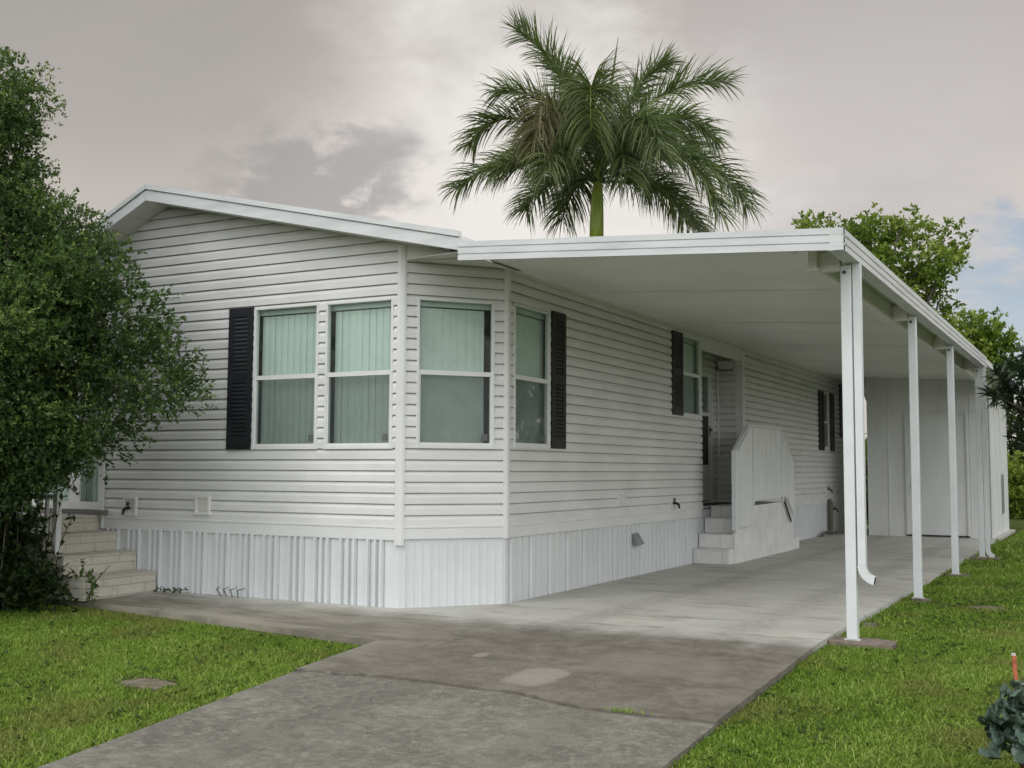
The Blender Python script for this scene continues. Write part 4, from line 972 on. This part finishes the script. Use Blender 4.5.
mb = MB(); mb.tube([pp(601, 165), pp(608, 110), pp(613, 75), pp(619, 33)], [.06, .07, .05, .008], 8); mb.build('spear_leaf', 'stem', pm, smooth=True)

# bright tree behind the carport --------------------------------------
def far_pt(px, py, t):
    f = 1117.0; a, b, c = math.radians(4.389), math.radians(28.258), math.radians(.2895)
    Fv = np.array([-math.sin(b) * math.cos(a), math.cos(b) * math.cos(a), math.sin(a)]); R0 = np.array([math.cos(b), math.sin(b), 0]); U0 = np.cross(R0, Fv)
    R = R0 * math.cos(c) + U0 * math.sin(c); U = np.cross(R, Fv)
    return ORG + (Fv + R * (px - 512) / f - U * (py - 384) / f) * t
def blobs_at(lst, t):
    s = t / 1117; return [(*far_pt(px, py, t + dz), r_ * s * 1.0, r_ * s * .95, r_ * s * h) for px, py, r_, h, dz in lst]
bt = thing('broadleaf_tree', 'bright green open-crowned tree behind the carport roof right of the palm', 'tree', (-.05, 22.6, -.06))
bl = blobs_at([(880, 245, 40, .6, 0), (915, 240, 34, .7, .6), (940, 268, 22, .7, 0), (905, 285, 40, .7, 0), (930, 305, 24, .7, .4), (850, 228, 24, .5, -.4), (812, 224, 16, .45, 0), (870, 222, 20, .5, 0), (902, 220, 18, .5, 0), (945, 240, 16, .7, .3), (870, 280, 40, .7, 0), (940, 330, 24, .8, 0), (885, 330, 50, .8, 0), (925, 270, 32, .8, .2), (940, 300, 20, .8, .3), (955, 262, 18, .7, .2), (800, 219, 9, .4, .1), (830, 217, 10, .4, .1)], 32)
mb = MB(); rr = random.Random(5); limbs(mb, (-.05, 22.6, -.06), (0, 22.6, 5.2), .2, bl, rr, .05); mb.build('trunk', 'bark', bt, smooth=True)
rg = np.random.default_rng(31); cl, cu = clumps(bl, 120, rg, (.22, .44), .6, .95); P, D, yv = blob_twigs(cl, 1700, rg, .4, .15)
V, F, vv = twig_leaves(P, D, 13, .32, .125, .075, rg, .25, 1.0, np.clip(yv + .18 + .2 * np.sin(P[:, 0] * 2.3 + P[:, 2] * 3), 0, 1)); npmesh('crown', V, F, 'leaf_r', bt, None, vv)
bt2 = thing('broadleaf_tree', 'smaller green tree low beyond the far end of the carport gutter', 'tree', (1.3, 34.8, -.06))
bl = blobs_at([(968, 338, 26, .8, 0), (950, 345, 22, .8, 0), (985, 345, 22, .8, 0), (995, 345, 18, .8, 0), (970, 370, 34, .9, 0), (985, 325, 12, .6, 0)], 42)
mb = MB(); limbs(mb, (1.3, 34.8, -.06), (1.2, 34.8, 5), .18, bl, rr, .05); mb.build('trunk', 'bark', bt2, smooth=True)
P, D, yv = blob_twigs(bl, 700, rg, .45, .15); V, F, vv = twig_leaves(P, D, 13, .5, .2, .11, rg, .25, 1.0, yv); npmesh('crown', V, F, 'leaf_r', bt2, None, vv)

# dark long-leaved shrub at the right edge ------------------------------
ds = thing('dark_shrub', 'dark long-leaved young tree leaning in at the right edge beside the shed', 'shrub', (4.75, 9.4, -.06))
tips = [(1000, 350), (985, 368), (970, 382), (990, 395), (1005, 372), (1015, 345), (1022, 360), (1010, 400), (980, 405), (1020, 390), (1002, 420), (978, 358), (1030, 372), (1035, 340), (1040, 410), (985, 432), (1012, 436), (1000, 446), (1025, 448), (1030, 425), (1060, 380), (1075, 420), (1050, 450), (1080, 350), (1000, 385), (1018, 412), (968, 396), (1016, 330), (1028, 352), (958, 392), (962, 372), (972, 370), (990, 352), (995, 375), (1000, 362), (1010, 385), (1008, 358), (1020, 375), (982, 390)]
mb = MB(); parts = []; rg = np.random.default_rng(41); tr = far_pt(1062, 470, 18); mb.tube([(tr[0], tr[1], -.08), (tr[0] + .02, tr[1], .8), tuple(tr), tuple(far_pt(1055, 400, 18))], [.05, .04, .035, .02], 8)
for px, py in tips:
    px = px + 32; p = far_pt(px, py, 18 + rg.uniform(-.7, .7)); s = far_pt(1052 + rg.uniform(-12, 12), min(470, py + 30 + rg.uniform(0, 25)), 18)
    mb.tube([tuple(s), tuple((s + p) / 2 + np.array([0, 0, .08])), tuple(p)], [.014, .01, .005], 5)
    out = unit((p - s)[None])[0]; n = 32
    B = p - out * rg.uniform(0, .32, (n, 1)); D = unit(out * .7 + rg.normal(size=(n, 3)) * .8 + np.array([0, 0, -.18]))
    V, F = leaf_quads(B, D, unit(rg.normal(size=(n, 3)) * .5 + np.array([0, 0, 1])), rg.uniform(.18, .36, n), rg.uniform(.05, .08, n), .2)
    parts.append((V, F, np.repeat(rg.uniform(0, .75, n), 4)))
mb.build('trunk', 'bark', ds); V, F, vv = cat(parts); npmesh('crown', V, F, 'leaf_m', ds, None, vv)

# background greenery ---------------------------------------------------
def fp(px, t): v = far_pt(px, 473, t); return (v[0], v[1])
BG = [(fp(1024, 36), 1.5, 2.6, 'light green bush beyond the right lawn, nearest the shed corner'), (fp(1012, 46), 2.4, 5.0, 'mid green bush farthest back behind the shed'), (fp(1075, 44), 3.2, 6.2, 'tall green bush beyond the right lawn at the edge of view'),
      (fp(866, 34), 2.4, 3.4, 'green bush seen through the gap between home and shed'), ((-14, 28), 2.8, 4.2, 'green bush behind the home to the left of the palm'), ((-14, 6), 2.2, 3.0, 'green bush beyond the left wall of the home'), ((-15, -3), 2.4, 3.2, 'green bush left of the home beyond the leafy tree'), ((-19, 3), 3.0, 4.6, 'tall green bush far left behind the leafy tree'), ((-17, -9), 2.4, 3.0, 'low green bush at the far left edge of the lawn'), (fp(1180, 44), 3.2, 5.5, 'broad green bush far to the right of the lawn')]
for i, ((x, y), r_, h, lb) in enumerate(BG):
    t = thing('garden_bush', lb, 'bush', (x, y, -.06), 'bushes behind the home')
    rg = np.random.default_rng(60 + i); bl = [(x + rg.uniform(-.5, .5) * r_, y + rg.uniform(-.4, .4) * r_, h * rg.uniform(.2, .75), r_ * .6, r_ * .6, h * .27) for _ in range(7)]
    mb = MB(); limbs(mb, (x, y, -.06), (x, y, h * .5), .09, bl, rr); mb.build('trunk', 'bark', t, smooth=True)
    P, D, yv = blob_twigs(bl, 750, rg, .4, .2); V, F, vv = twig_leaves(P, D, 12, .35, .17, .09, rg, .2, 1.0, np.clip(yv + (.25 if i == 0 else 0), 0, 1)); npmesh('crown', V, F, 'leaf_r' if i in (0, 3) else 'leaf_b', t, None, vv)
rg = np.random.default_rng(77); n = 700
B = np.stack([rg.uniform(2, 9, n), rg.normal(30.5, .9, n), np.full(n, -.03)], 1); V, F = leaf_quads(B, unit(rg.normal(size=(n, 3)) * np.array([1, 1, .3])), unit(rg.normal(size=(n, 3)) * .3 + np.array([0, 0, 1])), rg.uniform(.08, .16, n), rg.uniform(.04, .08, n))
tag(npmesh('leaf_litter', V, F, 'litter', None, (6, 30.5, 0), np.repeat(rg.random(n), 4)), 'rust brown fallen leaves under the bushes at the far right', 'leaves', kind='stuff')

# pot plant with stake ---------------------------------------------------
px_, py_ = 5.35, -4.36; z0 = zl(py_)
pot = thing('plant_pot', 'dark red round pot holding the crinkled plant at the lower right', 'pot', (px_, py_, z0))
mb = MB(); prof = [(.02, .10), (.09, .115), (.26, .165), (.27, .18), (.30, .18), (.30, .155), (.26, .15)]
seg = 24; rings = []
for z, rad in prof: rings.append([(px_ + rad * math.cos(2*PI*j/seg), py_ + rad * math.sin(2*PI*j/seg), z0 + z) for j in range(seg)])
for ra, rb in zip(rings, rings[1:]):
    for j in range(seg): mb.quad(ra[j], ra[(j+1) % seg], rb[(j+1) % seg], rb[j])
mb.quad(*rings[0]); mb.build('bowl', 'pot', pot, smooth=True)
mb = MB(); mb.tube([(px_, py_, z0 + .24), (px_, py_, z0 + .27)], .15, 20); mb.build('soil', 'soil', pot)
kp = thing('crinkled_plant', 'blue green crinkled leafy plant spilling over the dark red pot', 'plant', (px_, py_, z0 + .27))
def ruffle(base, az, tilt, L, Wd0, seed):
    rg = np.random.default_rng(seed); nu, nv = 16, 13; V = []
    c, s = math.cos(az), math.sin(az); ph = rg.uniform(0, 6, 4); r_ = z = 0.0; bend = rg.uniform(.7, 1.5)
    for i in range(nu):
        t = i / (nu - 1); a = tilt - bend * t * t
        if i: r_ += L / nu * math.cos(a); z += L / nu * math.sin(a)
        w = Wd0 * math.sin(PI * min(1, .14 + .82 * t)) ** .6 * (1 + .13 * math.sin(19 * t + ph[0]) + .08 * math.sin(33 * t + ph[1]))
        for j in range(nv):
            v = j / (nv - 1) * 2 - 1; e = abs(v) ** 1.5
            h = .022 * e * math.sin(11 * t + 2.5 * v + ph[0]) + .014 * e * math.sin(23 * t + 6 * v + ph[1]) + .007 * math.sin(17 * v + 19 * t + ph[2]) + .02 * v * v + rg.normal() * .0016
            y = w * v * .5
            V.append((base[0] + c * (r_ - math.sin(a) * h) - s * y, base[1] + s * (r_ - math.sin(a) * h) + c * y, base[2] + z + math.cos(a) * h))
    F = [(i*nv+j, i*nv+j+1, (i+1)*nv+j+1, (i+1)*nv+j) for i in range(nu-1) for j in range(nv-1)]
    ed = np.array([abs(j / (nv - 1) * 2 - 1) ** 3 for i in range(nu) for j in range(nv)])
    vv = np.clip(.32 + .15 * rg.normal() + .12 * rg.normal(size=len(V)) + .25 * ed, 0, 1)
    return np.array(V), np.array(F), vv
rg = np.random.default_rng(91)
for i in range(78):
    az = i * 2.399 + rg.uniform(-.25, .25); h = 1 - (i + .5) / 78 * 1.2; h = max(-.25, h)
    rr_ = .165 * math.sqrt(max(0, 1 - h * h * .95)); tilt = 1.15 * h + .25 + rg.uniform(-.25, .25)
    V, F, vv = ruffle((px_ + rr_ * math.cos(az), py_ + rr_ * math.sin(az), z0 + .29 + .14 * h + rg.uniform(-.02, .02)), az, tilt, rg.uniform(.12, .19), rg.uniform(.11, .16), 200 + i)
    o = npmesh('leaf', V, F, 'kale', kp, None, vv)
    for p in o.data.polygons: p.use_smooth = True
sk = thing('garden_stake', 'thin orange red stake with pale tip standing in the plant at right', 'stake', (5.21, -4.30, z0 + .2))
mb = MB(); mb.box(5.212, -4.309, z0 + .2, 5.232, -4.289, .50); s0 = mb.build('rod', 'stake', sk, bevel=.003)
for v in s0.data.vertices: v.co.x -= .05 * (v.co.z)
mb = MB(); mb.tube([(5.197, -4.299, .498), (5.197, -4.299, .509)], .011, 8); mb.build('tip', 'stake_cap', sk)

# ------------------------------------------------------------------ SKY
SUN_AZ, SUN_EL = math.radians(205), math.radians(42)     # azimuth from +Y clockwise
w = bpy.data.worlds.new('World'); SC.world = w; w.use_nodes = True; w.node_tree.nodes.clear(); k = N(w.node_tree)
sky = k.n('ShaderNodeTexSky', sky_type='NISHITA'); sky.sun_disc = False; sky.sun_elevation = SUN_EL; sky.sun_rotation = SUN_AZ
sky.air_density = 1.0; sky.dust_density = 1.5
b1 = k.n('ShaderNodeBackground'); k.put(b1.inputs[0], sky.outputs[0]); b1.inputs[1].default_value = .09
d = k.n('ShaderNodeTexCoord').outputs['Generated']; dx = k.sep(d)
def dirv(px, py):
    v = far_pt(px, py, 1.0) - ORG; return tuple(v / np.linalg.norm(v))
def cone(px, py, deg0, deg1, wob=.0):
    dt = k.vmath('DOT_PRODUCT', d, dirv(px, py), out=1)
    return k.ramp(k.math('ADD', dt, wob), math.cos(math.radians(deg1)), math.cos(math.radians(deg0)))
pl_ = k.vmath('DIVIDE', d, k.vmath('ADD', k.vmath('MULTIPLY', d, (0, 0, 1)), (9, 9, .22)))   # keep z weight small
# cloud layer coordinates: direction projected on a high flat layer
zz = k.math('ADD', k.math('MAXIMUM', dx[2], 0.0), .16)
cv = k.n('ShaderNodeCombineXYZ'); k.put(cv.inputs[0], k.math('DIVIDE', dx[0], zz)); k.put(cv.inputs[1], k.math('DIVIDE', dx[1], zz)); cv.inputs[2].default_value = 3.7
c0 = cv.outputs[0]
n1 = k.noise(c0, .55, 6, .52, .3); n2 = k.noise(c0, 1.7, 7, .58, .4); n3 = k.noise(k.scale(d, (1, 1, 1.9)), 9, 7, .6, .2)
grey = k.mix(k.ramp(n1, .36, .62), (.39, .365, .36), (.62, .575, .54))
grey = k.mix(k.math('MULTIPLY', k.ramp(n2, .42, .66), .4), grey, (.66, .625, .60))
el = dx[2]
hi = k.ramp(k.math('ADD', el, k.math('MULTIPLY', k.math('SUBTRACT', n1, .5), .22)), .25, .40)
grey = k.mix(k.math('MULTIPLY', hi, .62), grey, (.31, .30, .30))
grey = k.mix(k.math('MULTIPLY', k.math('MULTIPLY', cone(190, 95, 2, 13), k.ramp(n2, .35, .6)), .5), grey, (.66, .575, .505))
grey = k.mix(k.math('MULTIPLY', cone(90, 190, 2, 12), .45), grey, (.58, .545, .51))
# brighter band over the roof
grey = k.mix(k.math('MULTIPLY', cone(510, 235, 1, 16, k.math('MULTIPLY', k.math('SUBTRACT', n3, .5), .06)), .75), grey, (.80, .785, .765))
grey = k.mix(k.math('MULTIPLY', cone(860, 260, 3, 16), .35), grey, (.64, .64, .64))
# dark cumulus lump left of the palm
lump_m = k.math('MULTIPLY', k.math('MAXIMUM', cone(320, 205, 1.0, 7.5, k.math('MULTIPLY', k.math('SUBTRACT', n3, .5), .02)), k.math('MULTIPLY', cone(345, 112, .3, 2.6, k.math('MULTIPLY', k.math('SUBTRACT', n3, .5), .004)), .8)), k.ramp(n3, .36, .50))
grey = k.mix(k.math('MULTIPLY', lump_m, .9), grey, (.35, .335, .335))
grey = k.mix(k.math('MULTIPLY', cone(120, -30, 3, 15), .75), grey, (.30, .29, .28))
grey = k.mix(k.math('MULTIPLY', cone(930, 10, 2, 12), .5), grey, (.43, .41, .405))
# unseen sky behind the viewer, brightened and cooled to light the house front and carport
back = k.ramp(k.vmath('DOT_PRODUCT', d, (.35, -.75, .5), out=1), -.3, .9)
grey = k.mix(back, grey, (1.45, 1.51, 1.56))
grey = k.mix(1.0, grey, (1.02, .998, .972), 'MULTIPLY')
b2 = k.n('ShaderNodeBackground'); k.put(b2.inputs[0], grey); b2.inputs[1].default_value = 1.0
gap = cone(1022, 312, .8, 5.0, k.math('MULTIPLY', k.math('SUBTRACT', k.noise(k.scale(d, (1, 1, 2.6)), 12, 6, .6), .5), .012))
mx = k.n('ShaderNodeMixShader'); k.put(mx.inputs[0], k.math('SUBTRACT', .965, k.math('MULTIPLY', gap, .68))); k.put(mx.inputs[1], b1.outputs[0]); k.put(mx.inputs[2], b2.outputs[0])
o = k.n('ShaderNodeOutputWorld'); k.put(o.inputs['Surface'], mx.outputs[0])
ld = bpy.data.lights.new('sun', 'SUN'); ld.energy = .5; ld.angle = math.radians(22); ld.color = (1, .97, .93)
so = bpy.data.objects.new('sun', ld); COL.objects.link(so)
sv = Vector((math.sin(SUN_AZ) * math.cos(SUN_EL), math.cos(SUN_AZ) * math.cos(SUN_EL), math.sin(SUN_EL)))
so.rotation_euler = sv.to_track_quat('Z', 'Y').to_euler(); so.location = sv * 60

# ------------------------------------------------------------------ CAMERA
cd = bpy.data.cameras.new('camera'); cd.sensor_width = 36; cd.lens = 1117 * 36 / 1024; cd.clip_end = 2000; cd.clip_start = .05
co = bpy.data.objects.new('camera', cd); COL.objects.link(co); SC.camera = co
a, b, c = math.radians(4.389), math.radians(28.258), math.radians(.2895)
Fv = Vector((-math.sin(b) * math.cos(a), math.cos(b) * math.cos(a), math.sin(a))); R0 = Vector((math.cos(b), math.sin(b), 0)); U0 = R0.cross(Fv)
Rv = R0 * math.cos(c) + U0 * math.sin(c); Uv = Rv.cross(Fv)
co.matrix_world = Matrix(((Rv.x, Uv.x, -Fv.x, ORG[0]), (Rv.y, Uv.y, -Fv.y, ORG[1]), (Rv.z, Uv.z, -Fv.z, ORG[2]), (0, 0, 0, 1)))
vs = SC.view_settings; vs.view_transform = 'Standard'; vs.look = 'None'; vs.exposure = 0.22; vs.gamma = 1.0; vs.use_curve_mapping = False
SC.cycles.max_bounces = 8; SC.cycles.transparent_max_bounces = 12
